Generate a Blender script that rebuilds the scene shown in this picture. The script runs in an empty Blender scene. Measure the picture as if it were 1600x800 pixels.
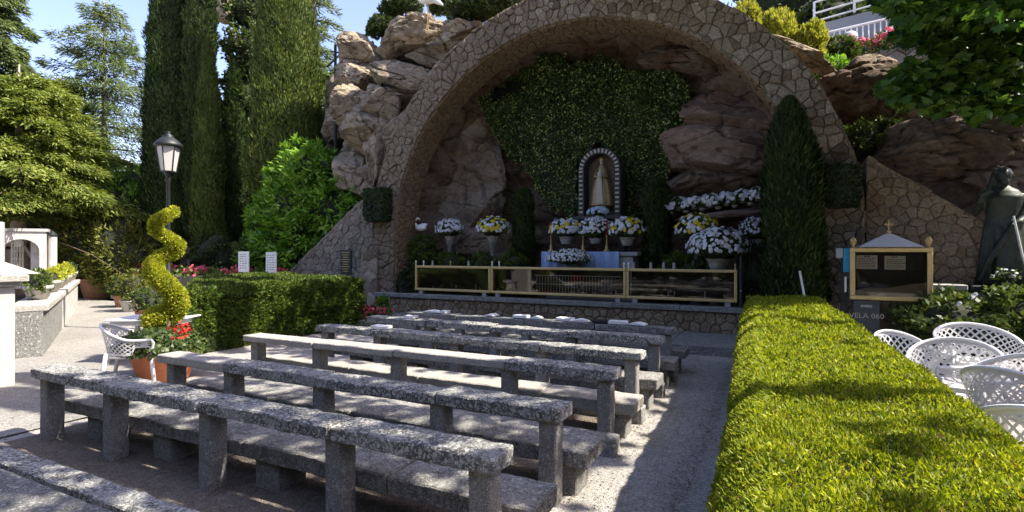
import bpy, bmesh, math, random
import numpy as np
from mathutils import Vector, Matrix, noise
random.seed(7)
RNG = np.random.default_rng(11)
C = bpy.context.scene.collection
scn = bpy.context.scene
PI = math.pi
# ------------------------------------------------------------------ camera
F_PX, HOR, EYE, YAW = 838.0, 393.0, 1.85, math.radians(26.6)
cam_d = bpy.data.cameras.new('camera')
cam_d.sensor_width = 36.0
cam_d.lens = 36.0 * F_PX / 1600.0
cam_d.shift_y = (HOR - 400.0) / 1600.0
cam_d.clip_start = 0.05
cam_d.clip_end = 900.0
cam = bpy.data.objects.new('camera', cam_d)
C.objects.link(cam)
cam.location = (0, 0, EYE)
cam.rotation_euler = (math.radians(90), 0, YAW)
scn.camera = cam
# ------------------------------------------------------------------ light
SUN_AZ, SUN_EL = math.radians(74.0), math.radians(50.0)     # azimuth clockwise from +Y
SUN = Vector((math.sin(SUN_AZ) * math.cos(SUN_EL), math.cos(SUN_AZ) * math.cos(SUN_EL), math.sin(SUN_EL)))
w = bpy.data.worlds.new('World')
scn.world = w
w.use_nodes = True
nt = w.node_tree
bgn = nt.nodes['Background']
sky = nt.nodes.new('ShaderNodeTexSky')
sky.sky_type = 'NISHITA'
sky.sun_disc = False
sky.sun_elevation = SUN_EL
sky.sun_rotation = SUN_AZ
sky.altitude = 900
sky.dust_density = 3.0
sky.ozone_density = 3.2
tint = nt.nodes.new('ShaderNodeMix'); tint.data_type = 'RGBA'; tint.blend_type = 'MULTIPLY'; tint.inputs[0].default_value = 1.0
tint.inputs[7].default_value = (1.22, 1.0, 0.98, 1)      # the photograph's white balance
nt.links.new(sky.outputs[0], tint.inputs[6]); nt.links.new(tint.outputs[2], bgn.inputs[0])
bgn.inputs[1].default_value = 0.15
sl = bpy.data.lights.new('sun', 'SUN')
sl.energy = 4.4
sl.angle = math.radians(0.5)
sl.color = (1.0, 0.935, 0.81)
so = bpy.data.objects.new('sun', sl)
C.objects.link(so)
so.rotation_euler = (-SUN).to_track_quat('-Z', 'Y').to_euler()
so.location = (20, 10, 30)
scn.view_settings.view_transform = 'Standard'
scn.view_settings.look = 'None'
scn.view_settings.gamma = 1.0
scn.view_settings.exposure = 1.5
scn.render.engine = 'CYCLES'
# ------------------------------------------------------------------ positions: a photo point to a place
ca, sa = math.cos(YAW), math.sin(YAW)
Rv, Fv = np.array([ca, sa, 0.0]), np.array([-sa, ca, 0.0])
CP = np.array([0.0, 0.0, EYE])
def ray(u, v): return Fv + Rv * ((u - 800) / F_PX) + np.array([0, 0, (HOR - v) / F_PX])
def onY(u, v, Y): d = ray(u, v); return CP + d * (Y / d[1])
def onZ(u, v, z): d = ray(u, v); return CP + d * ((z - EYE) / d[2])
def atD(u, v, D): return CP + ray(u, v) * D
# ------------------------------------------------------------------ materials
MATS = {}
def nmat(name):
    m = bpy.data.materials.new(name); m.use_nodes = True
    n = m.node_tree; b = n.nodes['Principled BSDF']
    MATS[name] = m
    return m, n, b
def N(n, t, **kw):
    x = n.nodes.new(t)
    for k, v in kw.items(): setattr(x, k, v)
    return x
def ramp(n, src, stops, interp='LINEAR'):
    r = N(n, 'ShaderNodeValToRGB'); r.color_ramp.interpolation = interp
    e = r.color_ramp.elements
    while len(e) < len(stops): e.new(0.5)
    for el, (p, c) in zip(e, stops):
        el.position = p; el.color = (*c, 1) if len(c) == 3 else c
    n.links.new(src, r.inputs[0]); return r.outputs[0]
def g(v): return (v, v, v)
def nz(n, co, scale, detail=5, rough=0.6, dist=0.0):
    t = N(n, 'ShaderNodeTexNoise'); t.inputs['Scale'].default_value = scale
    t.inputs['Detail'].default_value = detail; t.inputs['Roughness'].default_value = rough
    t.inputs['Distortion'].default_value = dist
    n.links.new(co, t.inputs['Vector']); return t.outputs[0]
def vor(n, co, scale, feat='F1', out='Distance'):
    t = N(n, 'ShaderNodeTexVoronoi'); t.feature = feat; t.inputs['Scale'].default_value = scale
    n.links.new(co, t.inputs['Vector']); return t.outputs[out]
def mix(n, f, a, b, mode='MIX'):
    x = N(n, 'ShaderNodeMix', data_type='RGBA', blend_type=mode)
    for s, i in ((f, 0), (a, 6), (b, 7)):
        if hasattr(s, 'links'): n.links.new(s, x.inputs[i])
        elif i == 0: x.inputs[0].default_value = s
        else: x.inputs[i].default_value = (*s, 1)
    return x.outputs[2]
def mth(n, op, a, b=0.0):
    x = N(n, 'ShaderNodeMath', operation=op)
    for s, i in ((a, 0), (b, 1)):
        if hasattr(s, 'links'): n.links.new(s, x.inputs[i])
        else: x.inputs[i].default_value = s
    return x.outputs[0]
def bump(n, b, h, dist, strength=1.0):
    x = N(n, 'ShaderNodeBump'); x.inputs['Distance'].default_value = dist; x.inputs['Strength'].default_value = strength
    n.links.new(h, x.inputs['Height']); n.links.new(x.outputs[0], b.inputs['Normal'])
def co_obj(n): return N(n, 'ShaderNodeTexCoord').outputs['Object']
def co_world(n): return N(n, 'ShaderNodeNewGeometry').outputs['Position']
def scale_vec(n, co, s):
    x = N(n, 'ShaderNodeVectorMath', operation='MULTIPLY'); n.links.new(co, x.inputs[0]); x.inputs[1].default_value = s
    return x.outputs[0]
def plain(name, col, rough=0.6, metal=0.0, var=0.12, sc=20.0, bmp=0.0):
    m, n, b = nmat(name); co = co_world(n)
    f = nz(n, co, sc, 6)
    c = ramp(n, f, [(0.25, tuple(x * (1 - var) for x in col)), (0.75, tuple(min(1, x * (1 + var)) for x in col))])
    n.links.new(c, b.inputs['Base Color']); b.inputs['Roughness'].default_value = rough; b.inputs['Metallic'].default_value = metal
    if bmp: bump(n, b, f, bmp)
    return m
def leafmat(name, cols, trans=0.35, rough=0.5, nscale=1.5, spec=0.3, speck=None, tcol=None):
    m, n, b = nmat(name)
    gi = N(n, 'ShaderNodeNewGeometry')
    f1 = nz(n, gi.outputs['Position'], nscale, 3)
    f = mth(n, 'ADD', mth(n, 'MULTIPLY', f1, 0.6), mth(n, 'MULTIPLY', gi.outputs['Random Per Island'], 0.45))
    k = len(cols)
    c = ramp(n, f, [(0.22 + 0.56 * i / max(1, k - 1), cc) for i, cc in enumerate(cols)])
    if speck:
        t = mth(n, 'GREATER_THAN', gi.outputs['Random Per Island'], speck[0])
        c = mix(n, t, c, speck[1])
    n.links.new(c, b.inputs['Base Color'])
    b.inputs['Roughness'].default_value = rough
    b.inputs['Specular IOR Level'].default_value = spec
    tr = N(n, 'ShaderNodeBsdfTranslucent')
    tc = mix(n, 1.0, c, tcol or (1.25, 1.25, 0.6), 'MULTIPLY')
    n.links.new(tc, tr.inputs[0])
    ms = N(n, 'ShaderNodeMixShader'); ms.inputs[0].default_value = trans
    n.links.new(b.outputs[0], ms.inputs[1]); n.links.new(tr.outputs[0], ms.inputs[2])
    n.links.new(ms.outputs[0], n.nodes['Material Output'].inputs[0])
    return m
def rubble(name, cols, bmp=0.03):
    m, n, b = nmat(name); co = co_world(n)
    oi = N(n, 'ShaderNodeObjectInfo')
    f = mth(n, 'ADD', mth(n, 'MULTIPLY', oi.outputs['Random'], 0.6), mth(n, 'MULTIPLY', nz(n, co, 2.4, 6, 0.7), 0.45))
    c = ramp(n, f, [(0.12 + 0.72 * i / (len(cols) - 1), cc) for i, cc in enumerate(cols)])
    d = nz(n, co, 26, 8, 0.78)
    c = mix(n, 0.95, c, ramp(n, d, [(0.34, g(0.30)), (0.5, g(0.95)), (0.68, g(1.6))]), 'MULTIPLY')
    l = ramp(n, nz(n, co, 9, 6, 0.7), [(0.56, g(0)), (0.66, g(1))])
    c = mix(n, mth(n, 'MULTIPLY', l, 0.35), c, (0.42, 0.41, 0.37))
    n.links.new(c, b.inputs['Base Color']); b.inputs['Roughness'].default_value = 0.93
    b.inputs['Specular IOR Level'].default_value = 0.2
    bump(n, b, mth(n, 'ADD', d, mth(n, 'MULTIPLY', nz(n, co, 120, 3), 0.4)), bmp)
    return m
def rockmat(name, cols, strat=(1, 1, 1.5), bmp=0.09):
    m, n, b = nmat(name); co = scale_vec(n, co_world(n), strat)
    f = nz(n, co, 0.9, 8, 0.65, 0.6)
    c = ramp(n, f, [(0.28 + 0.46 * i / (len(cols) - 1), cc) for i, cc in enumerate(cols)])
    d = nz(n, co, 7, 10, 0.72, 0.4)
    c = mix(n, 0.9, c, ramp(n, d, [(0.3, g(0.35)), (0.5, g(0.95)), (0.75, g(1.5))]), 'MULTIPLY')
    cr = vor(n, co, 0.85, 'DISTANCE_TO_EDGE')
    dc = mth(n, 'ADD', cr, mth(n, 'MULTIPLY', mth(n, 'SUBTRACT', nz(n, co, 3, 6), 0.5), 0.25))
    crk = ramp(n, dc, [(0.0, g(0.0)), (0.035, g(1.0))])
    c = mix(n, 0.45, c, crk, 'MULTIPLY')
    n.links.new(c, b.inputs['Base Color']); b.inputs['Roughness'].default_value = 0.95
    b.inputs['Specular IOR Level'].default_value = 0.2
    h = mth(n, 'ADD', mth(n, 'MULTIPLY', d, 0.7), mth(n, 'MULTIPLY', crk, 0.25))
    h = mth(n, 'ADD', h, mth(n, 'MULTIPLY', nz(n, co, 40, 6, 0.7), 0.16))
    bump(n, b, h, bmp)
    return m
def lichen(name, base, amount, dark=0.5, light=(0.55, 0.56, 0.54)):
    """weathered granite with crusts of pale and black lichen"""
    m, n, b = nmat(name); co = co_world(n)
    sp = nz(n, co, 160, 2, 0.5)
    c = ramp(n, sp, [(0.36, tuple(x * 0.45 for x in base)), (0.5, base), (0.66, tuple(x * 1.6 for x in base))])
    big = nz(n, co, 3.2, 5, 0.65)
    wob = N(n, 'ShaderNodeTexNoise'); wob.inputs['Scale'].default_value = 22; wob.inputs['Detail'].default_value = 4
    n.links.new(co, wob.inputs['Vector'])
    wv = N(n, 'ShaderNodeVectorMath', operation='MULTIPLY_ADD'); n.links.new(wob.outputs['Color'], wv.inputs[0])
    wv.inputs[1].default_value = (0.03, 0.03, 0.03); n.links.new(co, wv.inputs[2])
    cw = wv.outputs[0]
    # dark crust
    dk = ramp(n, mth(n, 'ADD', mth(n, 'MULTIPLY', nz(n, cw, 20, 6, 0.7), 0.5), mth(n, 'MULTIPLY', big, 0.5)), [(0.46, g(0)), (0.53, g(1))])
    c = mix(n, mth(n, 'MULTIPLY', dk, dark), c, (0.035, 0.034, 0.032))
    # pale rosettes
    for sc, th in ((26, 0.30), (60, 0.34)):
        v = vor(n, cw, sc); colr = vor(n, cw, sc, out='Color')
        sx = N(n, 'ShaderNodeSeparateColor'); n.links.new(colr, sx.inputs[0])
        disc = ramp(n, v, [(th, g(1)), (th + 0.09, g(0))])
        pick = ramp(n, mth(n, 'ADD', mth(n, 'MULTIPLY', sx.outputs[0], 0.5), mth(n, 'MULTIPLY', big, 0.5)), [(0.62 - amount * 0.35, g(0)), (0.68 - amount * 0.35, g(1))])
        ff = mth(n, 'MULTIPLY', disc, pick)
        c = mix(n, mth(n, 'MULTIPLY', ff, 0.85), c, mix(n, sx.outputs[1], tuple(x * 0.62 for x in light), light))
    n.links.new(c, b.inputs['Base Color']); b.inputs['Roughness'].default_value = 0.95
    b.inputs['Specular IOR Level'].default_value = 0.2
    bump(n, b, mth(n, 'ADD', mth(n, 'MULTIPLY', nz(n, cw, 30, 8, 0.75), 1.0), mth(n, 'MULTIPLY', sp, 0.12)), 0.03)
    return m
def gravel(name, cols, bm=0.02, litter=0.3):
    m, n, b = nmat(name); co = co_world(n)
    f = nz(n, co, 0.7, 6, 0.6)
    c = ramp(n, f, [(0.3, cols[0]), (0.7, cols[1])])
    v = vor(n, co, 95); vc = vor(n, co, 95, out='Color')
    sx = N(n, 'ShaderNodeSeparateColor'); n.links.new(vc, sx.inputs[0])
    c = mix(n, 0.8, c, ramp(n, sx.outputs[0], [(0.0, g(0.55)), (0.5, g(0.95)), (1.0, g(1.45))]), 'MULTIPLY')
    c = mix(n, 0.6, c, ramp(n, nz(n, co, 14, 8, 0.7), [(0.35, g(0.6)), (0.65, g(1.2))]), 'MULTIPLY')
    l = ramp(n, nz(n, co, 30, 8, 0.8), [(0.62, g(0)), (0.68, g(1))])
    c = mix(n, mth(n, 'MULTIPLY', l, litter), c, (0.10, 0.07, 0.04))
    n.links.new(c, b.inputs['Base Color']); b.inputs['Roughness'].default_value = 0.95
    b.inputs['Specular IOR Level'].default_value = 0.2
    bump(n, b, mth(n, 'ADD', mth(n, 'MULTIPLY', v, -0.5), mth(n, 'MULTIPLY', nz(n, co, 9, 8, 0.7), 1.4)), bm)
    return m
M = {}
M['ground'] = gravel('court_gravel', [(0.36, 0.335, 0.31), (0.46, 0.43, 0.40)])
M['path'] = gravel('path_gravel', [(0.24, 0.23, 0.21), (0.32, 0.305, 0.275)], 0.012, 0.12)
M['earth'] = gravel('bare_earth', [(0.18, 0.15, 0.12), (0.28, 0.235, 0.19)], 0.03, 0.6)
M['hill'] = rockmat('hill_rock', [(0.10, 0.065, 0.045), (0.17, 0.12, 0.085), (0.24, 0.19, 0.14), (0.13, 0.11, 0.09)])
M['rock'] = rockmat('granite_rock', [(0.15, 0.125, 0.09), (0.26, 0.215, 0.155), (0.37, 0.30, 0.215), (0.22, 0.19, 0.15)])
M['cave'] = rockmat('grotto_rock', [(0.07, 0.05, 0.035), (0.16, 0.10, 0.06), (0.22, 0.165, 0.12), (0.13, 0.11, 0.09)])
M['tanrock'] = rockmat('tan_grotto_rock', [(0.12, 0.09, 0.065), (0.24, 0.175, 0.12), (0.32, 0.27, 0.215), (0.22, 0.20, 0.17)])
M['redrock'] = rockmat('reddish_rock', [(0.13, 0.085, 0.065), (0.25, 0.165, 0.125), (0.31, 0.23, 0.18), (0.18, 0.14, 0.115)], (.8, .8, 1.5))
M['arch'] = rubble('arch_stone', [(0.14, 0.105, 0.07), (0.28, 0.22, 0.155), (0.33, 0.27, 0.20), (0.45, 0.38, 0.29)])
M['soffit'] = rubble('soffit_stone', [(0.20, 0.14, 0.085), (0.28, 0.195, 0.115), (0.33, 0.235, 0.14)])
M['brownwall'] = rubble('wall_stone', [(0.20, 0.14, 0.085), (0.28, 0.205, 0.13), (0.35, 0.27, 0.18), (0.25, 0.20, 0.14)])
M['greywall'] = rubble('grey_wall_stone', [(0.16, 0.135, 0.11), (0.26, 0.22, 0.18), (0.33, 0.29, 0.24)])
M['mortar'] = plain('mortar', (0.14, 0.108, 0.078), 0.95, var=0.35, sc=30, bmp=0.01)
M['pew_rough'] = lichen('lichen_granite', (0.31, 0.305, 0.285), 0.85, 0.66, (0.70, 0.70, 0.66))
M['pew_seat'] = lichen('seat_granite', (0.32, 0.31, 0.29), 0.5, 0.45, (0.58, 0.57, 0.54))
M['pew_post'] = lichen('post_granite', (0.30, 0.29, 0.27), 0.10, 0.25, (0.5, 0.5, 0.47))
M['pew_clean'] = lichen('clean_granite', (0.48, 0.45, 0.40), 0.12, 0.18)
M['kerb'] = lichen('kerb_granite', (0.26, 0.255, 0.24), 0.2, 0.35)
M['wood'] = plain('old_wood', (0.13, 0.085, 0.05), 0.8, var=0.4, sc=18, bmp=0.004)
M['gold'] = plain('gilded_brass', (0.66, 0.49, 0.22), 0.4, 0.35, var=0.15, sc=8)
M['goldpaint'] = plain('dull_gold', (0.45, 0.33, 0.14), 0.5, 0.4, var=0.3, sc=25)
M['iron'] = plain('dark_iron', (0.03, 0.035, 0.035), 0.5, 0.5)
M['bronze'] = plain('green_bronze', (0.045, 0.055, 0.042), 0.5, 0.4, var=0.6, sc=7, bmp=0.01)
M['white'] = plain('white_plastic', (0.70, 0.70, 0.72), 0.35, var=0.03)
M['whitewash'] = plain('whitewash', (0.43, 0.42, 0.40), 0.85, var=0.25, sc=4, bmp=0.004)
M['caseback'] = plain('case_back', (0.045, 0.032, 0.022), 0.7, var=.3)
M['whitepaint'] = plain('white_paint', (0.78, 0.78, 0.76), 0.5, var=0.05)
M['paper'] = plain('white_paper', (0.82, 0.82, 0.80), 0.8, var=0.04)
M['greyslab'] = plain('grey_concrete', (0.33, 0.33, 0.33), 0.9, var=0.2, sc=20, bmp=0.003)
M['terracotta'] = plain('terracotta', (0.55, 0.19, 0.09), 0.8, var=0.22, sc=6, bmp=0.003)
M['oldpot'] = plain('old_clay', (0.30, 0.15, 0.09), 0.85, var=0.3, sc=8, bmp=0.003)
M['bluepot'] = plain('blue_glaze', (0.02, 0.05, 0.30), 0.25, var=0.2)
M['stonepot'] = plain('cast_stone', (0.42, 0.40, 0.36), 0.9, var=0.25, sc=14, bmp=0.006)
M['cloth'] = plain('blue_cloth', (0.28, 0.37, 0.58), 0.9, var=0.18, sc=40)
M['black'] = plain('black_board', (0.012, 0.013, 0.018), 0.6, var=0.2)
M['bark'] = plain('bark', (0.15, 0.105, 0.075), 0.95, var=0.5, sc=14, bmp=0.03)
M['palebark'] = plain('pale_bark', (0.36, 0.29, 0.23), 0.95, var=0.4, sc=10, bmp=0.02)
M['soil'] = plain('soil', (0.06, 0.045, 0.03), 0.95, var=0.4, sc=30)
M['darkcore'] = plain('dark_foliage_core', (0.022, 0.028, 0.012), 0.95, var=0.4, sc=12, bmp=0.02)  # dark tone of the solid cores that fill the foliage
M['flame'] = plain('candle_wax', (0.80, 0.78, 0.70), 0.5, var=0.04)
M['redwax'] = plain('red_wax', (0.30, 0.02, 0.03), 0.4)
M['skyblue'] = plain('blue_enamel', (0.02, 0.25, 0.45), 0.5)
M['darktile'] = plain('dark_tile', (0.04, 0.04, 0.045), 0.5)
M['palerim'] = plain('pale_tile', (0.42, 0.39, 0.32), 0.6)
M['ink'] = plain('ink', (0.12, 0.12, 0.13), 0.8)
M['rooftin'] = plain('grey_roof', (0.50, 0.50, 0.52), 0.55, 0.2, var=0.1)
M['slate'] = plain('slate_sign', (0.06, 0.065, 0.07), 0.7, var=0.2)
M['robe'] = plain('golden_robe', (0.34, 0.25, 0.12), 0.5, 0.35, var=0.35, sc=22)
M['plumage'] = plain('white_glaze', (0.80, 0.80, 0.78), 0.4, var=0.05)
M['beige'] = plain('beige_reflection', (0.30, 0.27, 0.20), 0.9, var=0.1, sc=6)
m_, n_, b_ = nmat('smoked_glass'); b_.inputs['Base Color'].default_value = (0.25, 0.22, 0.18, 1)
tp_ = N(n_, 'ShaderNodeBsdfTransparent'); tp_.inputs[0].default_value = (0.86, 0.84, 0.80, 1)
gl_ = N(n_, 'ShaderNodeBsdfGlossy'); gl_.inputs['Roughness'].default_value = 0.03; gl_.inputs[0].default_value = (0.9, 0.9, 0.9, 1)
fr_ = N(n_, 'ShaderNodeFresnel'); fr_.inputs[0].default_value = 1.5
ms_ = N(n_, 'ShaderNodeMixShader'); n_.links.new(fr_.outputs[0], ms_.inputs[0]); n_.links.new(tp_.outputs[0], ms_.inputs[1]); n_.links.new(gl_.outputs[0], ms_.inputs[2])
n_.links.new(ms_.outputs[0], n_.nodes['Material Output'].inputs[0])
M['glass'] = m_
m_, n_, b_ = nmat('frosted_glass'); b_.inputs['Base Color'].default_value = (0.50, 0.48, 0.44, 1); b_.inputs['Roughness'].default_value = 0.35
M['lampglass'] = m_
# foliage
M['hedge'] = leafmat('yellow_juniper', [(0.07, 0.11, 0.007), (0.20, 0.25, 0.012), (0.44, 0.46, 0.03)], 0.40, 0.55, 9, speck=(0.965, (0.20, 0.12, 0.035)))
M['box'] = leafmat('box_leaf', [(0.035, 0.07, 0.012), (0.07, 0.12, 0.02), (0.17, 0.21, 0.035)], 0.3, 0.45, 1.5)
M['cypress'] = leafmat('cypress_leaf', [(0.012, 0.028, 0.009), (0.03, 0.058, 0.015), (0.085, 0.125, 0.03)], 0.22, 0.6, 1.1)
M['cypress_lit'] = leafmat('sunlit_cypress_leaf', [(0.035, 0.06, 0.015), (0.08, 0.12, 0.025), (0.16, 0.19, 0.04)], 0.3, 0.6, 1.1)  # lighter copy of the cypress leaf, sunlight put into the colour
M['spiral'] = leafmat('golden_cypress', [(0.18, 0.22, 0.02), (0.38, 0.41, 0.04), (0.56, 0.54, 0.07)], 0.4, 0.6, 7)
M['cedar'] = leafmat('cedar_needle', [(0.07, 0.105, 0.025), (0.16, 0.21, 0.045), (0.28, 0.31, 0.08)], 0.3, 0.6, 0.8)
M['fir'] = leafmat('fir_needle', [(0.06, 0.10, 0.055), (0.13, 0.18, 0.09), (0.22, 0.26, 0.12)], 0.3, 0.6, 0.8)
M['laurel'] = leafmat('laurel_leaf', [(0.05, 0.14, 0.015), (0.14, 0.30, 0.025), (0.30, 0.46, 0.06)], 0.35, 0.28, 1.0, 0.5)
M['maple'] = leafmat('maple_leaf', [(0.02, 0.06, 0.009), (0.045, 0.11, 0.015), (0.11, 0.19, 0.025)], 0.45, 0.45, 0.8)
M['shrub'] = leafmat('shrub_leaf', [(0.03, 0.05, 0.015), (0.06, 0.095, 0.025), (0.13, 0.16, 0.04)], 0.3, 0.45, 0.9)
M['bamboo'] = leafmat('bamboo_leaf', [(0.06, 0.08, 0.015), (0.13, 0.15, 0.025), (0.24, 0.23, 0.05)], 0.35, 0.5, 0.9)
M['ivy'] = leafmat('ivy_leaf', [(0.014, 0.036, 0.008), (0.035, 0.075, 0.014), (0.08, 0.13, 0.025)], 0.12, 0.4, 1.0, 0.5, speck=(0.84, (0.46, 0.50, 0.16)))
M['wirebasket'] = leafmat('basket_leaf', [(0.015, 0.03, 0.012), (0.035, 0.055, 0.02), (0.07, 0.09, 0.03)], 0.15, 0.5, 2)
M['gold_conifer'] = leafmat('gold_conifer', [(0.17, 0.20, 0.03), (0.34, 0.35, 0.05), (0.50, 0.47, 0.08)], 0.4, 0.6, 1.5)
M['woods'] = leafmat('woods_leaf', [(0.02, 0.04, 0.015), (0.045, 0.075, 0.025), (0.10, 0.13, 0.04)], 0.3, 0.5, 0.4)
def petal(name, col, v=0.25):
    return leafmat(name, [tuple(x * (1 - v) for x in col), col, tuple(min(0.9, x * (1 + v * 0.5)) for x in col)], 0.25, 0.6, 8, 0.2, tcol=(1, 1, 1))
M['pwhite'] = petal('white_petal', (0.76, 0.76, 0.80), 0.12)
M['pyellow'] = petal('yellow_petal', (0.72, 0.56, 0.05), 0.15)
M['ppink'] = petal('pink_petal', (0.62, 0.10, 0.16))
M['pred'] = petal('red_petal', (0.65, 0.04, 0.03))
M['plilac'] = petal('lilac_petal', (0.58, 0.56, 0.66))
M['pblue'] = petal('pale_blue_petal', (0.55, 0.66, 0.82))
# ------------------------------------------------------------------ builders
class MB:
    def __init__(s): s.bm = bmesh.new()
    def box(s, c, size, rz=0.0, mat=None, bevel=0.0):
        r = bmesh.ops.create_cube(s.bm, size=1.0)
        T = Matrix.Translation(c) @ (mat or Matrix.Rotation(rz, 4, 'Z')) @ Matrix.Diagonal((*size, 1))
        bmesh.ops.transform(s.bm, matrix=T, verts=r['verts'])
        if bevel:
            ed = list({e for v in r['verts'] for e in v.link_edges})
            bmesh.ops.bevel(s.bm, geom=ed, offset=bevel, segments=1, affect='EDGES')
        return s
    def span(s, a, b, bevel=0.0):
        return s.box([(a[i] + b[i]) / 2 for i in range(3)], [abs(b[i] - a[i]) for i in range(3)], bevel=bevel)
    def tube(s, p0, p1, r0, r1=None, n=10, caps=True):
        p0, p1 = Vector(p0), Vector(p1); r1 = r0 if r1 is None else r1
        d = (p1 - p0)
        r = bmesh.ops.create_cone(s.bm, cap_ends=caps, segments=n, radius1=r0, radius2=max(r1, 1e-4), depth=d.length)
        T = Matrix.Translation((p0 + p1) / 2) @ d.to_track_quat('Z', 'Y').to_matrix().to_4x4()
        bmesh.ops.transform(s.bm, matrix=T, verts=r['verts']); return s
    def path(s, pts, rad, n=8):
        pts = [Vector(p) for p in pts]; rings = []
        for i, p in enumerate(pts):
            d = (pts[min(i + 1, len(pts) - 1)] - pts[max(i - 1, 0)]).normalized()
            q = d.to_track_quat('Z', 'Y'); r = rad[i] if hasattr(rad, '__len__') else rad
            rings.append([s.bm.verts.new(p + q @ Vector((math.cos(a) * r, math.sin(a) * r, 0))) for a in [2 * PI * k / n for k in range(n)]])
        for a, b in zip(rings, rings[1:]):
            for k in range(n): s.bm.faces.new((a[k], a[(k + 1) % n], b[(k + 1) % n], b[k]))
        s.bm.faces.new(rings[0][::-1]); s.bm.faces.new(rings[-1]); return s
    def lathe(s, prof, c=(0, 0, 0), n=20, sx=1.0, sy=1.0, fold=None):
        rings = []
        for k, (r, z) in enumerate(prof):
            ring = []
            for i in range(n):
                a = 2 * PI * i / n; rr = r * (fold(a, z) if fold else 1.0)
                ring.append(s.bm.verts.new((c[0] + math.cos(a) * rr * sx, c[1] + math.sin(a) * rr * sy, c[2] + z)))
            rings.append(ring)
        for a, b in zip(rings, rings[1:]):
            for k in range(n): s.bm.faces.new((a[k], a[(k + 1) % n], b[(k + 1) % n], b[k]))
        s.bm.faces.new(rings[0][::-1]); s.bm.faces.new(rings[-1]); return s
    def ball(s, c, r, sub=2, sc=(1, 1, 1)):
        q = bmesh.ops.create_icosphere(s.bm, subdivisions=sub, radius=r)
        bmesh.ops.transform(s.bm, matrix=Matrix.Translation(c) @ Matrix.Diagonal((*sc, 1)), verts=q['verts']); return s
    def prism(s, poly, y0, y1):
        """polygon in (x, z), extruded along y"""
        a = [s.bm.verts.new((x, y0, z)) for x, z in poly]; b = [s.bm.verts.new((x, y1, z)) for x, z in poly]
        s.bm.faces.new(a); s.bm.faces.new(b[::-1]); k = len(poly)
        for i in range(k): s.bm.faces.new((a[(i + 1) % k], a[i], b[i], b[(i + 1) % k]))
        return s
def obj(name, geo, mat, parent=None, smooth=False, world=False, kind=None):
    if isinstance(geo, MB):
        bmesh.ops.recalc_face_normals(geo.bm, faces=geo.bm.faces)
        me = bpy.data.meshes.new(name); geo.bm.to_mesh(me); geo.bm.free()
    else: me = geo
    if smooth: me.shade_smooth() if hasattr(me, 'shade_smooth') else [setattr(p, 'use_smooth', True) for p in me.polygons]
    if mat and not me.materials: me.materials.append(mat)
    o = bpy.data.objects.new(name, me); C.objects.link(o)
    if parent:
        o.parent = parent
        if world:
            t = parent
            off = Vector((0, 0, 0))
            while t: off += t.location; t = t.parent
            me.transform(Matrix.Translation(-off))
    if kind: o['kind'] = kind
    return o
def thing(name, label, cat, loc=(0, 0, 0), rz=0.0, group=None):
    o = bpy.data.objects.new(name, None); C.objects.link(o)
    o.empty_display_size = 0.1
    o.location = loc; o.rotation_euler = (0, 0, rz); o['label'] = label; o['category'] = cat
    if group: o['group'] = group
    return o
def tag(o, label, cat, group=None):
    o['label'] = label; o['category'] = cat
    if group: o['group'] = group
    return o
def struct(name, geo, mat, **k):
    o = obj(name, geo, mat, **k); o['kind'] = 'structure'; return o
def dup(root, loc, rz=None, label=None):
    r = root.copy(); C.objects.link(r); r.location = loc
    if rz is not None: r.rotation_euler = (0, 0, rz)
    if label: r['label'] = label
    for ch in list(root.children):
        c = ch.copy(); C.objects.link(c); c.parent = r
        for q in ch.children:
            d = q.copy(); C.objects.link(d); d.parent = c
    return r
def clean(me_obj_mb, voxel, smooth_it=3):
    """fuse overlapping shapes of one body into a single continuous surface"""
    me = bpy.data.meshes.new('tmp'); me_obj_mb.bm.to_mesh(me); me_obj_mb.bm.free()
    o = bpy.data.objects.new('tmp', me); C.objects.link(o)
    md = o.modifiers.new('r', 'REMESH'); md.mode = 'VOXEL'; md.voxel_size = voxel
    ms = o.modifiers.new('s', 'SMOOTH'); ms.iterations = smooth_it; ms.factor = 0.5
    dg = bpy.context.evaluated_depsgraph_get()
    out = bpy.data.meshes.new_from_object(o.evaluated_get(dg))
    bpy.data.objects.remove(o); return out
def text_mesh(s, size, ext=0.001, align='CENTER'):
    cu = bpy.data.curves.new('t', 'FONT'); cu.body = s; cu.size = size; cu.extrude = ext; cu.align_x = align
    cu.resolution_u = 2
    o = bpy.data.objects.new('t', cu); C.objects.link(o)
    me = bpy.data.meshes.new_from_object(o.evaluated_get(bpy.context.evaluated_depsgraph_get()))
    bpy.data.objects.remove(o); me.transform(Matrix.Rotation(PI / 2, 4, 'X')); return me
# ---- leaves: many small faces in one mesh
SHAPES = {
    'blade': (np.array([[0, -.5, 0], [0, .5, 0], [1, 0, 0.05]]), [(0, 1, 2)]),
    'leaf': (np.array([[0, 0, 0], [.45, -.5, .08], [1, 0, -.05], [.45, .5, .08]]), [(0, 1, 2, 3)]),
    'maple': (np.array([[0, 0, 0], [.12, -.42, 0], [.38, -.55, -.03], [.42, -.28, 0], [.72, -.36, -.05], [.66, -.12, 0], [1, 0, -.08],
                        [.66, .12, 0], [.72, .36, -.05], [.42, .28, 0], [.38, .55, -.03], [.12, .42, 0]]), [tuple(range(12))]),
    'daisy': (np.array([[0, 0, .25], [.5, .12, 0], [.35, .35, .05], [.12, .5, 0], [-.2, .4, .05], [-.5, .1, 0], [-.4, -.3, .05],
                        [-.1, -.5, 0], [.3, -.4, .05]]), [(0, i, i % 8 + 1) for i in range(1, 9)]),
}
def unit(a): return a / np.maximum(np.linalg.norm(a, axis=1, keepdims=True), 1e-9)
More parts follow.
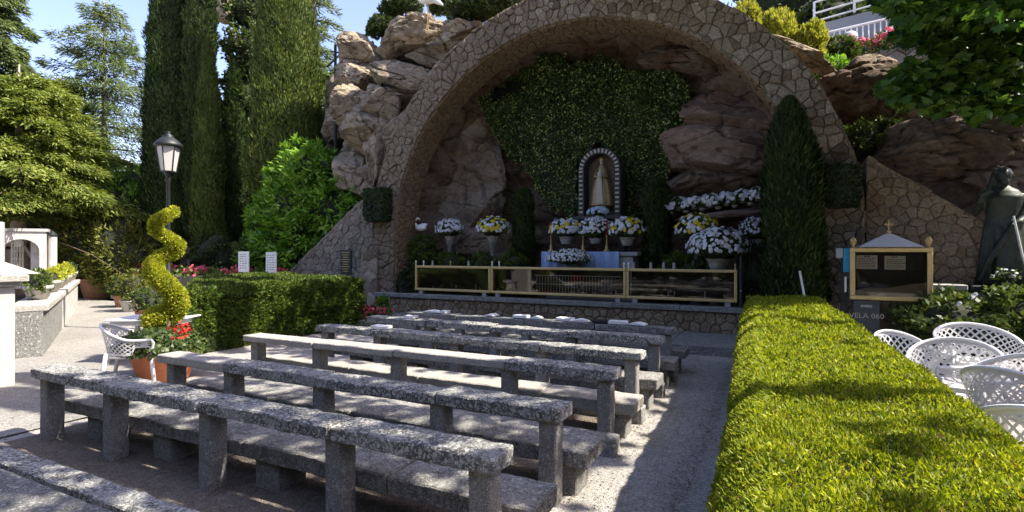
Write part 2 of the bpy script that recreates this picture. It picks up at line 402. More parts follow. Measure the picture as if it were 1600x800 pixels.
def leaves(name, P, D, Nn, L, W, shape='leaf'):
    t, fc = SHAPES[shape]; n = len(P)
    D = unit(D); S = unit(np.cross(D, Nn)); Nn = np.cross(S, D)
    L = np.broadcast_to(np.asarray(L, float), (n,))[:, None, None]; W = np.broadcast_to(np.asarray(W, float), (n,))[:, None, None]
    V = P[:, None, :] + t[None, :, 0:1] * L * D[:, None] + t[None, :, 1:2] * W * S[:, None] + t[None, :, 2:3] * L * Nn[:, None]
    k = len(t); V = V.reshape(-1, 3).astype(np.float32)
    fl = np.concatenate([np.array(f) for f in fc]); ln = np.array([len(f) for f in fc])
    idx = (fl[None, :] + (np.arange(n) * k)[:, None]).ravel().astype(np.int32)
    tot = np.tile(ln, n); st = np.concatenate([[0], np.cumsum(tot)[:-1]])
    me = bpy.data.meshes.new(name)
    me.vertices.add(len(V)); me.vertices.foreach_set('co', V.ravel())
    me.loops.add(len(idx)); me.loops.foreach_set('vertex_index', idx)
    me.polygons.add(len(tot)); me.polygons.foreach_set('loop_start', st.astype(np.int32)); me.polygons.foreach_set('loop_total', tot.astype(np.int32))
    me.update(calc_edges=True); me.validate(); return me
def rdir(n): return unit(RNG.normal(size=(n, 3)))
def lump(P, sc, seed=0.0):
    """cheap smooth pseudo-noise in -1..1"""
    x, y, z = P[:, 0] * sc + seed, P[:, 1] * sc + seed * 1.7, P[:, 2] * sc - seed
    return (np.sin(x * 1.3 + 2 * np.sin(y * .9)) * np.cos(y * 1.1 + 1.5 * np.sin(z * 1.2)) + np.sin(z * 1.7 + x * .8 + 2.1 * np.sin(x * .5)) * .7) / 1.7
def inside_poly(X, Z, poly):
    poly = np.asarray(poly); r = np.zeros(len(X), bool); j = len(poly) - 1
    for i in range(len(poly)):
        xi, zi = poly[i]; xj, zj = poly[j]
        c = ((zi > Z) != (zj > Z)) & (X < (xj - xi) * (Z - zi) / (zj - zi + 1e-12) + xi); r ^= c; j = i
    return r
# ------------------------------------------------------------------ stones
def clip(poly, a, b, c):
    """keep the side a*x + b*y <= c"""
    out = []
    for i in range(len(poly)):
        p, q = poly[i], poly[(i + 1) % len(poly)]
        dp, dq = a * p[0] + b * p[1] - c, a * q[0] + b * q[1] - c
        if dp <= 0: out.append(p)
        if dp * dq < 0:
            t = dp / (dp - dq); out.append((p[0] + t * (q[0] - p[0]), p[1] + t * (q[1] - p[1])))
    return out
def cells(region, size, aspect=1.0, jit=0.38, rnd=random):
    """irregular stone outlines filling a convex region of the plane"""
    xs = [p[0] for p in region]; ys = [p[1] for p in region]
    hx, hy = size * aspect, size; seeds = []; row = 0; y = min(ys) - hy
    while y < max(ys) + 1.5 * hy:
        x = min(xs) - hx * 1.5 + (hx / 2 if row % 2 else 0)
        while x < max(xs) + 1.5 * hx:
            if rnd.random() > .09: seeds.append((x + rnd.uniform(-jit, jit) * hx, y + rnd.uniform(-jit, jit) * hy))
            x += hx
        y += hy; row += 1
    k = len(region); area = sum(region[i][0] * region[(i + 1) % k][1] - region[(i + 1) % k][0] * region[i][1] for i in range(k))
    reg = region if area > 0 else region[::-1]
    out = []
    for i, s in enumerate(seeds):
        poly = [(s[0] - 1.6 * hx, s[1] - 1.6 * hy), (s[0] + 1.6 * hx, s[1] - 1.6 * hy), (s[0] + 1.6 * hx, s[1] + 1.6 * hy), (s[0] - 1.6 * hx, s[1] + 1.6 * hy)]
        for j, q in enumerate(seeds):
            if i == j or abs(q[0] - s[0]) > 3.2 * hx or abs(q[1] - s[1]) > 3.2 * hy: continue
            a, b = q[0] - s[0], q[1] - s[1]
            poly = clip(poly, a, b, a * (s[0] + q[0]) / 2 + b * (s[1] + q[1]) / 2)
            if len(poly) < 3: break
        for m in range(k):
            if len(poly) < 3: break
            p, q = reg[m], reg[(m + 1) % k]; dx, dy = q[0] - p[0], q[1] - p[1]
            poly = clip(poly, dy, -dx, dy * p[0] - dx * p[1])
        if len(poly) >= 3:
            A = abs(sum(poly[m][0] * poly[(m + 1) % len(poly)][1] - poly[(m + 1) % len(poly)][0] * poly[m][1] for m in range(len(poly)))) / 2
            if A > 0.12 * hx * hy: out.append(poly)
    return out
def stone_geo(poly, mapf, gap, proud, rnd=random):
    """mapf(a, b, d): plane coordinates and how far it stands proud -> world point"""
    cx = sum(p[0] for p in poly) / len(poly); cy = sum(p[1] for p in poly) / len(poly)
    R = sum(math.hypot(p[0] - cx, p[1] - cy) for p in poly) / len(poly)
    # drop tiny edges
    pp = [p for i, p in enumerate(poly) if math.hypot(p[0] - poly[i - 1][0], p[1] - poly[i - 1][1]) > R * 0.22]
    if len(pp) < 3: pp = poly
    def sc(p, f): return (cx + (p[0] - cx) * f, cy + (p[1] - cy) * f)
    f1 = max(0.55, 1 - gap / R); f2 = f1 - 0.13; f3 = f1 * 0.45; h = proud * rnd.uniform(0.6, 1.35); k = len(pp)
    tx, ty = rnd.uniform(-.45, .45) * h / R, rnd.uniform(-.45, .45) * h / R
    V = []
    for f, hh in ((f1, -0.03), (f1, h * 0.5), (f2, h * 0.92), (f3, h * 1.08)):
        for p in pp:
            q = sc(p, f * rnd.uniform(0.985, 1.015)); V.append(mapf(q[0], q[1], hh + (q[0] - cx) * tx + (q[1] - cy) * ty + (rnd.uniform(-.12, .12) * h if hh > 0 else 0)))
    Fc = []
    for r in range(3):
        for i in range(k): Fc.append((r * k + i, r * k + (i + 1) % k, (r + 1) * k + (i + 1) % k, (r + 1) * k + i))
    Fc.append(tuple(3 * k + i for i in range(k)))
    return V, Fc
def lay(parent, polys, mapf, mat, gap=0.012, proud=0.035, limit=300, name='stone'):
    polys = sorted(polys, key=lambda p: -len(p) * 0) if len(polys) <= limit else polys
    joinV, joinF = [], []; k = 0
    off = parent.location.copy()
    for p in polys:
        V, Fc = stone_geo(p, mapf, gap, proud)
        if k < limit:
            me = bpy.data.meshes.new(name); me.from_pydata([Vector(v) - off for v in V], [], Fc)
            bm = bmesh.new(); bm.from_mesh(me); bmesh.ops.recalc_face_normals(bm, faces=bm.faces); bm.to_mesh(me); bm.free()
            obj(name, me, mat, parent); k += 1
        else:
            b = len(joinV); joinV += [Vector(v) - off for v in V]; joinF += [tuple(i + b for i in f) for f in Fc]
    if joinV:
        me = bpy.data.meshes.new('small_stones'); me.from_pydata(joinV, [], joinF)
        bm = bmesh.new(); bm.from_mesh(me); bmesh.ops.recalc_face_normals(bm, faces=bm.faces); bm.to_mesh(me); bm.free()
        o = obj('small_stones', me, mat, parent); o['kind'] = 'stuff'
# ------------------------------------------------------------------ ground, path, sky
def grid_mesh(name, xs, ys, zf):
    V = [(x, y, zf(x, y)) for y in ys for x in xs]; nx = len(xs)
    Fc = [(j * nx + i, j * nx + i + 1, (j + 1) * nx + i + 1, (j + 1) * nx + i) for j in range(len(ys) - 1) for i in range(nx - 1)]
    me = bpy.data.meshes.new(name); me.from_pydata(V, [], Fc); me.shade_smooth(); return me
def axis(a, b, st): return [a + (b - a) * i / st for i in range(st + 1)]
fine = [-400, -200, -100, -60, -40, -25] + axis(-18, 8, 130) + [14, 25, 50, 120, 400]
finy = [-60, -20, -8] + axis(-3, 14, 85) + [20, 40, 90, 200, 400]
struct('ground', grid_mesh('ground', fine, finy, lambda x, y: 0.012 * noise.noise(Vector((x * 1.3, y * 1.3, 0))) * (1 if -18 < x < 8 else 0) - 0.006), M['ground'])
mb = MB()
pts = [(-6.9, -3), (-6.9, 3.4), (-8.9, 5.5), (-13.1, 8.0), (-19.0, 11.0), (-27, 11.4), (-30, 14), (-31, 9), (-22.5, 9.2), (-14, 5.0), (-12, 2), (-12, -3)]
vs = [mb.bm.verts.new((x, y, 0.012)) for x, y in pts]; mb.bm.faces.new(vs)
bmesh.ops.triangulate(mb.bm, faces=mb.bm.faces)
struct('path', mb, M['path'])
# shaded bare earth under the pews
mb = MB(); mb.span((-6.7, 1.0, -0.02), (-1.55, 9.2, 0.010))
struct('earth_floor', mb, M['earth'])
# leaf litter and pebbles
n = 9000
P = np.c_[RNG.uniform(-9.0, -.4, n), RNG.uniform(1.2, 10, n), np.full(n, 0.018)]
P[4000:7500, 0] = -1.6 + np.abs(RNG.normal(0, .35, 3500)) - .3; P[7500:, 0] = -.62 - np.abs(RNG.normal(0, .12, 1500))
D = rdir(n); D[:, 2] *= 0.15
s = obj('leaf_litter', leaves('litter', P, D, np.tile([0, 0.1, 1.0], (n, 1)), RNG.uniform(.010, .040, n), RNG.uniform(.007, .020, n)), leafmat('litter', [(0.06, 0.045, 0.02), (0.16, 0.11, 0.05), (0.30, 0.26, 0.18)], 0.1), kind='stuff')
tag(s, 'fallen bits of leaf and twig scattered over the gravel court', 'leaf litter')
# ------------------------------------------------------------------ pews
ROWY = [None, 2.58, 3.56, 4.98, 6.05, 7.2, 8.12]
def slab(name, x0, x1, y0, y1, z0, z1, mat, parent, rough=0.010, st=0.07, skew=0.0):
    def lines(a, b):
        k = max(1, round((b - a) / st)); e = .009; return [a] + [a + e + (b - a - 2 * e) * i / k for i in range(k + 1)] + [b]
    LX, LY, LZ = lines(x0, x1), lines(y0, y1), lines(z0, z1)
    nx, ny, nzz = len(LX) - 1, len(LY) - 1, len(LZ) - 1
    bm = bmesh.new(); vd = {}
    def vert(i, j, k):
        if (i, j, k) in vd: return vd[(i, j, k)]
        x, y, z = LX[i], LY[j], LZ[k]
        cb = 0.006
        e = (i in (0, nx)) + (j in (0, ny)) + (k in (0, nzz))
        if e >= 2:
            if i in (0, nx): x += cb if i == 0 else -cb
            if j in (0, ny): y += cb if j == 0 else -cb
            if k in (0, nzz): z += (cb if k == 0 else -cb) * 0.8
        q = Vector((x, y, z)); nn = noise.noise_vector(q * 5) * .7 + noise.noise_vector(q * 24) * 0.7
        q += nn * rough
        q.y += skew * (x - x0)
        v = bm.verts.new(q); vd[(i, j, k)] = v; return v
    def face(f): bm.faces.new(f)
    for i in range(nx):
        for j in range(ny):
            for k in (0, nzz): face([vert(i, j, k), vert(i + 1, j, k), vert(i + 1, j + 1, k), vert(i, j + 1, k)])
        for k in range(nzz):
            for j in (0, ny): face([vert(i, j, k), vert(i + 1, j, k), vert(i + 1, j, k + 1), vert(i, j, k + 1)])
    for j in range(ny):
        for k in range(nzz):
            for i in (0, nx): face([vert(i, j, k), vert(i, j + 1, k), vert(i, j + 1, k + 1), vert(i, j, k + 1)])
    mb = MB(); mb.bm.free(); mb.bm = bm
    o = obj(name, mb, mat, parent, smooth=True, world=True); o.data.set_sharp_from_angle(angle=math.radians(26)); return o
pew_info = {
    # row: post pixels, rail joints as post indices, rail material per segment, seat material, label
    1: ([70, 168, 320, 522, 775], ['pew_rough'] * 4, 'pew_seat', 'weathered stone pew nearest the camera, its rail thick with lichen'),
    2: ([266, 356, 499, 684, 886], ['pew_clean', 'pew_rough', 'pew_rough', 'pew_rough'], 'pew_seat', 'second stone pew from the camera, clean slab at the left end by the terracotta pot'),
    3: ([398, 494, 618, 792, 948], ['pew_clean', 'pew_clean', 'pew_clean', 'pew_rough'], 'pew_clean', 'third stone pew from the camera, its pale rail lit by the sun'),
    4: ([508, 590, 710, 845, 986], ['pew_rough', 'pew_rough', 'pew_rough', 'pew_rough'], 'pew_seat', 'fourth stone pew from the camera with a bright sunlit right end'),
    5: ([588, 668, 770, 890, 1008], ['pew_rough'] * 4, 'pew_seat', 'fifth stone pew from the camera with white papers lying along its rail'),
    6: ([645, 715, 820, 930, 1030], ['kerb'] * 4, 'kerb', 'farthest stone pew just before the altar step with booklets on it'),
}
for row, (px, mats, seatm, lab) in pew_info.items():
    Y = ROWY[row]; random.seed(row)
    T = thing('stone_pew', lab, 'stone pew', (-4, Y, 0), group='rows of stone pews before the grotto')
    X = [onY(u, 600, Y + 0.06)[0] for u in px]
    X[0] = max(X[0], -6.7); X[-1] = -1.53 + 0.0 * row
    xe = [X[0] - 0.16] + [x for x in X[1:-1]] + [X[-1] + 0.13]
    for x in X:
        dx = random.uniform(-.01, .01)
        slab('post', x - 0.07 + dx, x + 0.07 + dx, Y + 0.05, Y + 0.20, -0.03, 0.618, M['pew_post'], T, 0.005, 0.09)
    for k in range(4):
        dz = random.uniform(-.012, .012); th = 0.095 if mats[k] != 'pew_clean' else 0.085
        slab('rail_slab', xe[k] + 0.006, xe[k + 1] - 0.006, Y + random.uniform(-.012, .012), Y + 0.265 + random.uniform(-.01, .01), 0.615 + dz * .3, 0.615 + th + dz, M[mats[k]], T, 0.012 if mats[k] != 'pew_clean' else 0.004, 0.055)
    sx = [X[0] - 0.05, X[1] + .4, X[2] + .2, X[3] + .3, X[-1] + 0.26]
    for k in range(4):
        sm = seatm
        slab('seat_slab', sx[k] + 0.006, sx[k + 1] - 0.006, Y + 0.225, Y + 0.63 + random.uniform(-.01, .01), 0.24, 0.362 + random.uniform(-.006, .006), M[sm], T, 0.010, 0.07)
    for k in range(4):
        x = X[k] + 0.42 if k < 3 else X[4] + 0.02
        slab('seat_support', x - 0.13, x + 0.13, Y + 0.28, Y + 0.55, -0.03, 0.245, M['pew_post'], T, 0.006, 0.10)
    if row > 1:
        ky = Y - 0.26
        if row in (2,): obj('kneeler', MB().span((X[0], ky, 0.10), (X[-1] + .1, ky + 0.16, 0.17), 0.01), M['wood'], T, world=True)
        else: slab('kneeler', X[0], X[-1] + .2, ky - .02, ky + 0.17, -0.02, 0.16, M['pew_seat'], T, 0.006, 0.12)
T = thing('stone_kneeler', 'low narrow stone kneeler slab at the bottom left, in front of the nearest pew', 'kneeler', (-5, 2.0, 0))
slab('slab', -6.6, -1.6, 1.96, 2.16, 0.10, 0.20, M['pew_rough'], T, 0.012, 0.06)
for x in (-6.2, -4.6, -3.0, -1.8): slab('support', x - .1, x + .1, 1.99, 2.13, -.03, .103, M['pew_post'], T, 0.004, 0.09)
T = thing('stone_bench', 'pale stone seat slab cut by the bottom left corner of the photo', 'stone bench', (-5, 1.5, 0))
for a, b in ((-6.6, -5.1), (-5.09, -3.7), (-3.69, -1.9)): slab('seat_slab', a, b, 1.30, 1.735, 0.24, 0.355, M['kerb'], T, 0.006, 0.07)
for x in (-6.2, -4.4, -2.4): slab('support', x - .13, x + .13, 1.38, 1.65, -.03, .243, M['pew_post'], T, 0.004, 0.1)
# papers and booklets left on the far pews
pap = [(642, 496, 5, .20, 'small white booklet at the left end of the papers on the fifth pew'), (676, 494, 6, .34, 'wide white sheet bent over the farthest pew, left of the others'),
       (696, 493, 6, .12, 'small folded white card beside the wide bent sheet on the farthest pew'), (769, 501, 6, .20, 'single white leaflet near the middle of the farthest pew'),
       (815, 502, 6, .24, 'white leaflet left of a touching pair on the farthest pew'), (838, 503, 6, .20, 'white leaflet right of a touching pair on the farthest pew'),
       (884, 506, 6, .26, 'pale open booklet right of the middle of the farthest pew'), (908, 508, 6, .26, 'pale open booklet left of the black book on the far pew'),
       (966, 511, 6, .28, 'white open leaflet right of the black book on the far pew'), (997, 513, 6, .26, 'rightmost white booklet on the farthest pew'),
       (597, 507, 4, .26, 'white sheet lying on the rail of the fourth pew near its left end')]
for k, (u, v, row, wd, lab) in enumerate(pap):
    p = onY(u, v, ROWY[row] + 0.14); z = 0.725
    mb = MB(); hw = wd / 2; cv = []
    nsx = 8
    for i in range(nsx + 1):
        t = i / nsx * 2 - 1; zz = (0.028 * (1 - abs(t) ** 1.5) + 0.006) if k % 2 else .038 - .006 * (abs(t) < .1)
        cv.append((t * hw, zz))
    for dy, sgn in ((-0.09, 1), (0.09, 1)): pass
    top = [[mb.bm.verts.new((x, y, zz + 0.004)) for x, zz in cv] for y in (-.10, .08)]
    bot = [[mb.bm.verts.new((x, y, 0)) for x, zz in cv] for y in (-.10, .08)]
    for i in range(nsx):
        mb.bm.faces.new((top[0][i], top[0][i + 1], top[1][i + 1], top[1][i])); mb.bm.faces.new((bot[0][i], bot[1][i], bot[1][i + 1], bot[0][i + 1]))
        mb.bm.faces.new((top[0][i], bot[0][i], bot[0][i + 1], top[0][i + 1])); mb.bm.faces.new((top[1][i], top[1][i + 1], bot[1][i + 1], bot[1][i]))
    mb.bm.faces.new((top[0][0], top[1][0], bot[1][0], bot[0][0])); mb.bm.faces.new((top[0][-1], bot[0][-1], bot[1][-1], top[1][-1]))
    o = obj('booklet', mb, M['paper']); o.location = (p[0], p[1], z); o.rotation_euler = (0, 0, random.uniform(-.25, .25))
    tag(o, lab, 'booklet', 'papers left on the far pews')
p = onY(939, 510, ROWY[6] + .12)
o = obj('book', MB().box((0, 0, .018), (.26, .17, .035), bevel=.004), M['black']); o.location = (p[0], p[1], .725); tag(o, 'black book lying among white leaflets on the farthest pew', 'book')
# ------------------------------------------------------------------ kerb, altar platform, parapet wall
AY = 11.75
T = thing('altar_step', 'low grey granite step between the end of the aisle and the stone altar wall', 'step', (-3, 10.1, 0))
for a, b in ((-9.6, -6.6), (-6.59, -4.2), (-4.19, -1.86), (-1.85, -0.4)):
    slab('step_slab', a, b, 10.1, 11.9, -0.03, 0.16, M['kerb'], T, 0.004, 0.18)
T = thing('low_wall', 'low brown rubble wall under the altar platform with grey coping slabs', 'wall', (-5, AY, 0))
obj('mortar_core', MB().span((-10.2, AY + .03, -.1), (-0.70, AY + .45, .60)), M['mortar'], T, world=True)
lay(T, cells([(-10.2, .14), (-0.70, .14), (-0.70, .59), (-10.2, .59)], .155, 1.3), lambda a, b, d: (a, AY + .03 - d, b), M['brownwall'], .012, .03)
xs = [-10.2, -8.6, -6.9, -5.1, -3.35, -1.9, -0.66]
for a, b in zip(xs, xs[1:]): slab('coping_slab', a + .004, b - .004, AY - .06, AY + .5, .602, .705, M['kerb'], T, .004, .1)
mb = MB(); mb.span((-10.2, AY + .5, -.1), (1.3, 15.2, .60)); struct('altar_platform', mb, M['cave'])
# glass candle cases with gilded frames along the wall
def case(x0, x1, lab):
    y = AY + .22; z0, z1 = .80, 1.47
    T = thing('candle_case', lab, 'glass case', ((x0 + x1) / 2, y, .705), group='gilded glass cases along the altar wall')
    L = x1 - x0; fr = .06
    def part(nm, mb, m): return obj(nm, mb, M[m], T, world=True)
    part('top_frame', MB().span((x0, y - .09, z1 - fr), (x1, y + .09, z1), .012), 'gold')
    part('bottom_frame', MB().span((x0, y - .11, z0), (x1, y + .2, z0 + fr), .012), 'gold')
    for x in (x0, x1 - fr): part('side_frame', MB().span((x, y - .088, z0 + fr), (x + fr, y + .088, z1 - fr), .010), 'gold')
    part('pane', MB().span((x0 + fr, y - .045, z0 + fr), (x1 - fr, y - .039, z1 - fr)), 'glass')
    part('back_panel', MB().span((x0 + fr, y + .15, z0 + fr), (x1 - fr, y + .17, z1 - fr)), 'caseback')
    for x in (x0 + .14, x1 - .24): part('foot', MB().span((x, y - .09, .703), (x + .11, y + .02, z0), .004), 'greyslab')
    k = int(L / .13)
    for i in range(k):
        if random.random() < .55: continue
        x = x0 + fr + .08 + (L - 2 * fr - .16) * i / max(1, k - 1); hh = random.uniform(.05, .16)
        part('candle', MB().tube((x, y + .06, z0 + fr), (x, y + .06, z0 + fr + hh), .014, n=8), 'flame' if random.random() < .8 else 'redwax')
    return T
XA = [onY(648, 430, AY + .13)[0], onY(766, 430, AY + .13)[0], onY(978, 430, AY + .13)[0], onY(1152, 430, AY + .13)[0]]
CS = [case(XA[0], XA[1] - .004, 'left gilded glass candle case, the shortest of the three'), case(XA[1] + .004, XA[2] - .004, 'middle gilded glass candle case standing before the altar'), case(XA[2] + .004, XA[3], 'right gilded glass candle case beside the long hedge')]
# rack bars showing inside the middle case
r = obj('candle_rack', MB(), M['iron'], CS[1])
mb = MB()
for i in range(26):
    x = XA[1] + 1.2 + i * .075
    if x < XA[2] - .15: mb.tube((x, AY + .33, .87), (x, AY + .33, 1.28), .007, n=6)
mb.span((XA[1] + 1.15, AY + .32, 1.05), (XA[2] - .15, AY + .34, 1.07)); mb.span((XA[1] + 1.15, AY + .32, 1.26), (XA[2] - .15, AY + .34, 1.28))
bpy.data.objects.remove(r); obj('candle_rack', mb, M['whitepaint'], CS[1], world=True)
# electric candles and finials on top of the cases
cd = [(650, 'w', 'leftmost white candle standing on the left glass case'), (662, 'w', 'second white candle from the left end of the left glass case'), (676, 'g', 'pale grey glass tube third from the left end of the cases'),
      (704, 'y', 'thin yellowish candle on the middle of the left glass case'), (732, 'g', 'grey glass tube near the right end of the left glass case'), (769, 'w', 'white candle over the joint of left and middle glass cases'),
      (780, 'w', 'white candle just right of the left joint of the glass cases'), (975, 'w', 'left white candle of a close pair over the right joint of the cases'), (982, 'w', 'right white candle of a close pair over the right joint of the cases'),
      (990, 'g', 'glass tube next to the close pair of white candles'), (1017, 'g', 'first of three grey tubes on the right glass case'), (1037, 'g', 'middle of three grey tubes on the right glass case'),
      (1053, 'g', 'last of three grey tubes on the right glass case'), (1149, 'y', 'thin gold finial on the right end of the right glass case')]
for u, k, lab in cd:
    x = onY(u, 415, AY + .2)[0]
    T = thing('candle', lab, 'candle', (x, AY + .2, 1.47), group='candles along the glass cases')
    if k == 'g': obj('tube', MB().tube((0, 0, 0), (0, 0, .14), .032, .026), M['greyslab'], T)
    else:
        obj('stick', MB().tube((0, 0, 0), (0, 0, .07), .016, n=8), M['goldpaint' if k == 'y' else 'flame'], T)
        obj('flame', MB().ball((0, 0, .10), .024, 2, (1, 1, 1.6)), M['goldpaint' if k == 'y' else 'plumage'], T, smooth=True)
# ------------------------------------------------------------------ the arch
YA, CX, CZ, RI, RO, DEP = 12.1, -4.58, 2.20, 5.18, 6.0, 0.95
LEG = CZ + 0.2; ARC = PI * (RI + RO) / 2; TOT = 2 * LEG + ARC; RM = (RI + RO) / 2
def arch_pt(s, t):
    """s along the centre line from the left foot, t across (0 inner, 1 outer) -> x, z"""
    r = RI + (RO - RI) * t
    if s < LEG: return CX - r - 0.12 * (LEG - s) / LEG * (0.3 + t), s - 0.2
    if s > TOT - LEG: q = TOT - s; return CX + r + 0.10 * (LEG - q) / LEG * (0.2 + t), q - 0.2
    a = PI - (s - LEG) / RM
    return CX + r * math.cos(a), CZ + r * math.sin(a)
T = thing('stone_arch', 'great round rubble stone arch spanning the grotto', 'arch', (CX, YA, 0))
mb = MB(); st = 120; rings = []
for i in range(st + 1):
    s = TOT * i / st; a = arch_pt(s, 0.0); b = arch_pt(s, 1.0)
    rings.append([mb.bm.verts.new(q) for q in ((a[0], YA, a[1]), (b[0], YA, b[1]), (b[0], YA + DEP, b[1]), (a[0], YA + DEP, a[1]))])
for a, b in zip(rings, rings[1:]):
    for k in range(4): mb.bm.faces.new((a[k], a[(k + 1) % 4], b[(k + 1) % 4], b[k]))
mb.bm.faces.new(rings[0]); mb.bm.faces.new(rings[-1][::-1])
obj('mortar_core', mb, M['mortar'], T, world=True)
random.seed(3)
W = RO - RI
ring = cells([(0, 0), (TOT, 0), (TOT, W), (0, W)], .215, .85, .42)
ring = [p for p in ring]
def amap(a, b, d):
    x, z = arch_pt(min(max(a, 0), TOT), b / W); return (x, YA - d, z)
ring.sort(key=lambda p: -(sum(q[0] for q in p) / len(p)))
lay(T, ring, amap, M['arch'], .0045, .055)
# underside and outer edge stones, joined
def lay_join(parent, polys, mapf, mat, name, gap=.011, proud=.035):
    lay(parent, polys, mapf, mat, gap, proud, limit=0)
    for o in parent.children:
        if o.name.startswith('small_stones'): o.name = name
def smap(a, b, d):
    x0, z0 = arch_pt(min(max(a, 0), TOT), 0.0 + 0.0); x1, z1 = arch_pt(min(max(a, 0), TOT), 0.1)
    dx, dz = x1 - x0, z1 - z0; l = math.hypot(dx, dz); return (x0 - dx / l * d, YA + b, z0 - dz / l * d)
lay_join(T, cells([(0, 0), (TOT, 0), (TOT, DEP), (0, DEP)], .22, 1.0, .36), smap, M['soffit'], 'soffit_stones')
def omap(a, b, d):
    x0, z0 = arch_pt(min(max(a, 0), TOT), 1.0); x1, z1 = arch_pt(min(max(a, 0), TOT), 0.9)
    dx, dz = x1 - x0, z1 - z0; l = math.hypot(dx, dz); return (x0 - dx / l * d, YA + b, z0 - dz / l * d)
lay_join(T, cells([(LEG, 0), (TOT - LEG, 0), (TOT - LEG, DEP), (LEG, DEP)], .28, 1.0, .36), omap, M['arch'], 'outer_edge_stones')
# ------------------------------------------------------------------ buttress walls
def wall(label, poly, y, thick, size, mat, aspect=1.05, lab2=None, proud=.035, cop=None):
    cx = sum(p[0] for p in poly) / len(poly)
    T = thing('rubble_wall', label, 'wall', (cx, y, 0))
    obj('mortar_core', MB().prism(poly, y, y + thick), M['mortar'], T, world=True)
    lay(T, cells(poly, size, aspect, .36), lambda a, b, d: (a, y - d, b), mat, .003, proud)
    if cop:
        (xa, za), (xb, zb) = cop; L = math.hypot(xb - xa, zb - za); kx, kz = (xb - xa) / L, (zb - za) / L; s = 0; k = 0
        while s < L - .05:
            l = random.uniform(.16, .30); e = min(L, s + l)
            pl = [(xa + kx * s, za + kz * s), (xa + kx * e - kx * .012, za + kz * e - kz * .012)]; h = random.uniform(.05, .09)
            pp = [pl[0], pl[1], (pl[1][0] - kz * h * (1 if kz < 0 else 1), pl[1][1] + abs(kx) * h), (pl[0][0] - kz * h, pl[0][1] + abs(kx) * h)]
            obj('coping_stone', MB().prism(pp, y - .03, y + thick * .9), mat, T, world=True); s = e
    return T
LB = [(-14.6, -.1), (-10.5, -.1), (-10.45, 3.75), (-11.0, 3.35), (-14.6, .75)]
random.seed(5)
wall('brown rubble buttress wall sloping down left of the arch, with a dark plaque', LB, YA + .10, .55, .205, M['greywall'], cop=((-14.6, .75), (-11.0, 3.35)))
RB = [(1.46, -.1), (3.35, -.1), (3.25, 2.25), (2.4, 3.0), (1.46, 3.62)]
wall('brown rubble wall sloping down right of the arch, behind the notice board', RB, YA + .10, .55, .18, M['brownwall'], cop=((1.46, 3.62), (3.25, 2.25)))
q = onY(541, 407, YA + .05)
T = thing('plaque', 'dark bronze plaque fixed to the left buttress wall', 'plaque', (q[0], YA + .045, 1.12))
obj('plate', MB().box((0, 0, .42), (.42, .04, .72), bevel=.008), M['iron'], T)
for k in range(9): obj('raised_line', MB().box((0, -.024, .70 - k * .07), (.30 - .05 * (k % 3), .01, .022)), M['goldpaint'], T)
# grey pier at the foot of the left leg, beside the altar wall
wall('pale stone pier at the left foot of the arch', [(-10.95, -.1), (-10.3, -.1), (-10.3, 1.9), (-10.9, 1.9)], YA - .12, .2, .30, M['arch'], 1.3)
# ------------------------------------------------------------------ grotto rock
def cave_y(x, z, base=15.0):
    rx = abs(x - CX); rho = math.hypot(rx, max(0, z - CZ)) / 5.35
    y = 13.0 + (base - 13.0) * math.sqrt(max(0.0, 1 - min(1, rho) ** 3))
    return y
def cave_disp(x, y, z):
    q = Vector((x * .35, z * .75, 3.1))
    return 0.55 * noise.fractal(q, 1.0, 2.0, 4) + 0.22 * abs(noise.noise(Vector((x * .5 + z * .4, z * 1.7, 9)))) - 0.10 * noise.ridged_multi_fractal(Vector((x * .7, z * 1.2, 5)), 1.0, 2.0, 4, 1.0, 2.0) * .3
nx, nzz = 150, 110; V = []; Fc = []
for j in range(nzz + 1):
    for i in range(nx + 1):
        x = -11.0 + 12.7 * i / nx; z = 0.3 + 8.2 * j / nzz
        V.append((x, max(13.02, cave_y(x, z) + cave_disp(x, 0, z)), z))
for j in range(nzz):
    for i in range(nx):
        a = j * (nx + 1) + i; xm, zm = V[a][0], V[a][2]
        if math.hypot(xm - CX, max(0, zm - CZ)) < 5.92: Fc.append((a, a + 1, a + nx + 2, a + nx + 1))
me = bpy.data.meshes.new('grotto_rock_face'); me.from_pydata(V, [], Fc); me.shade_smooth()
struct('grotto_rock_face', me, M['cave'])
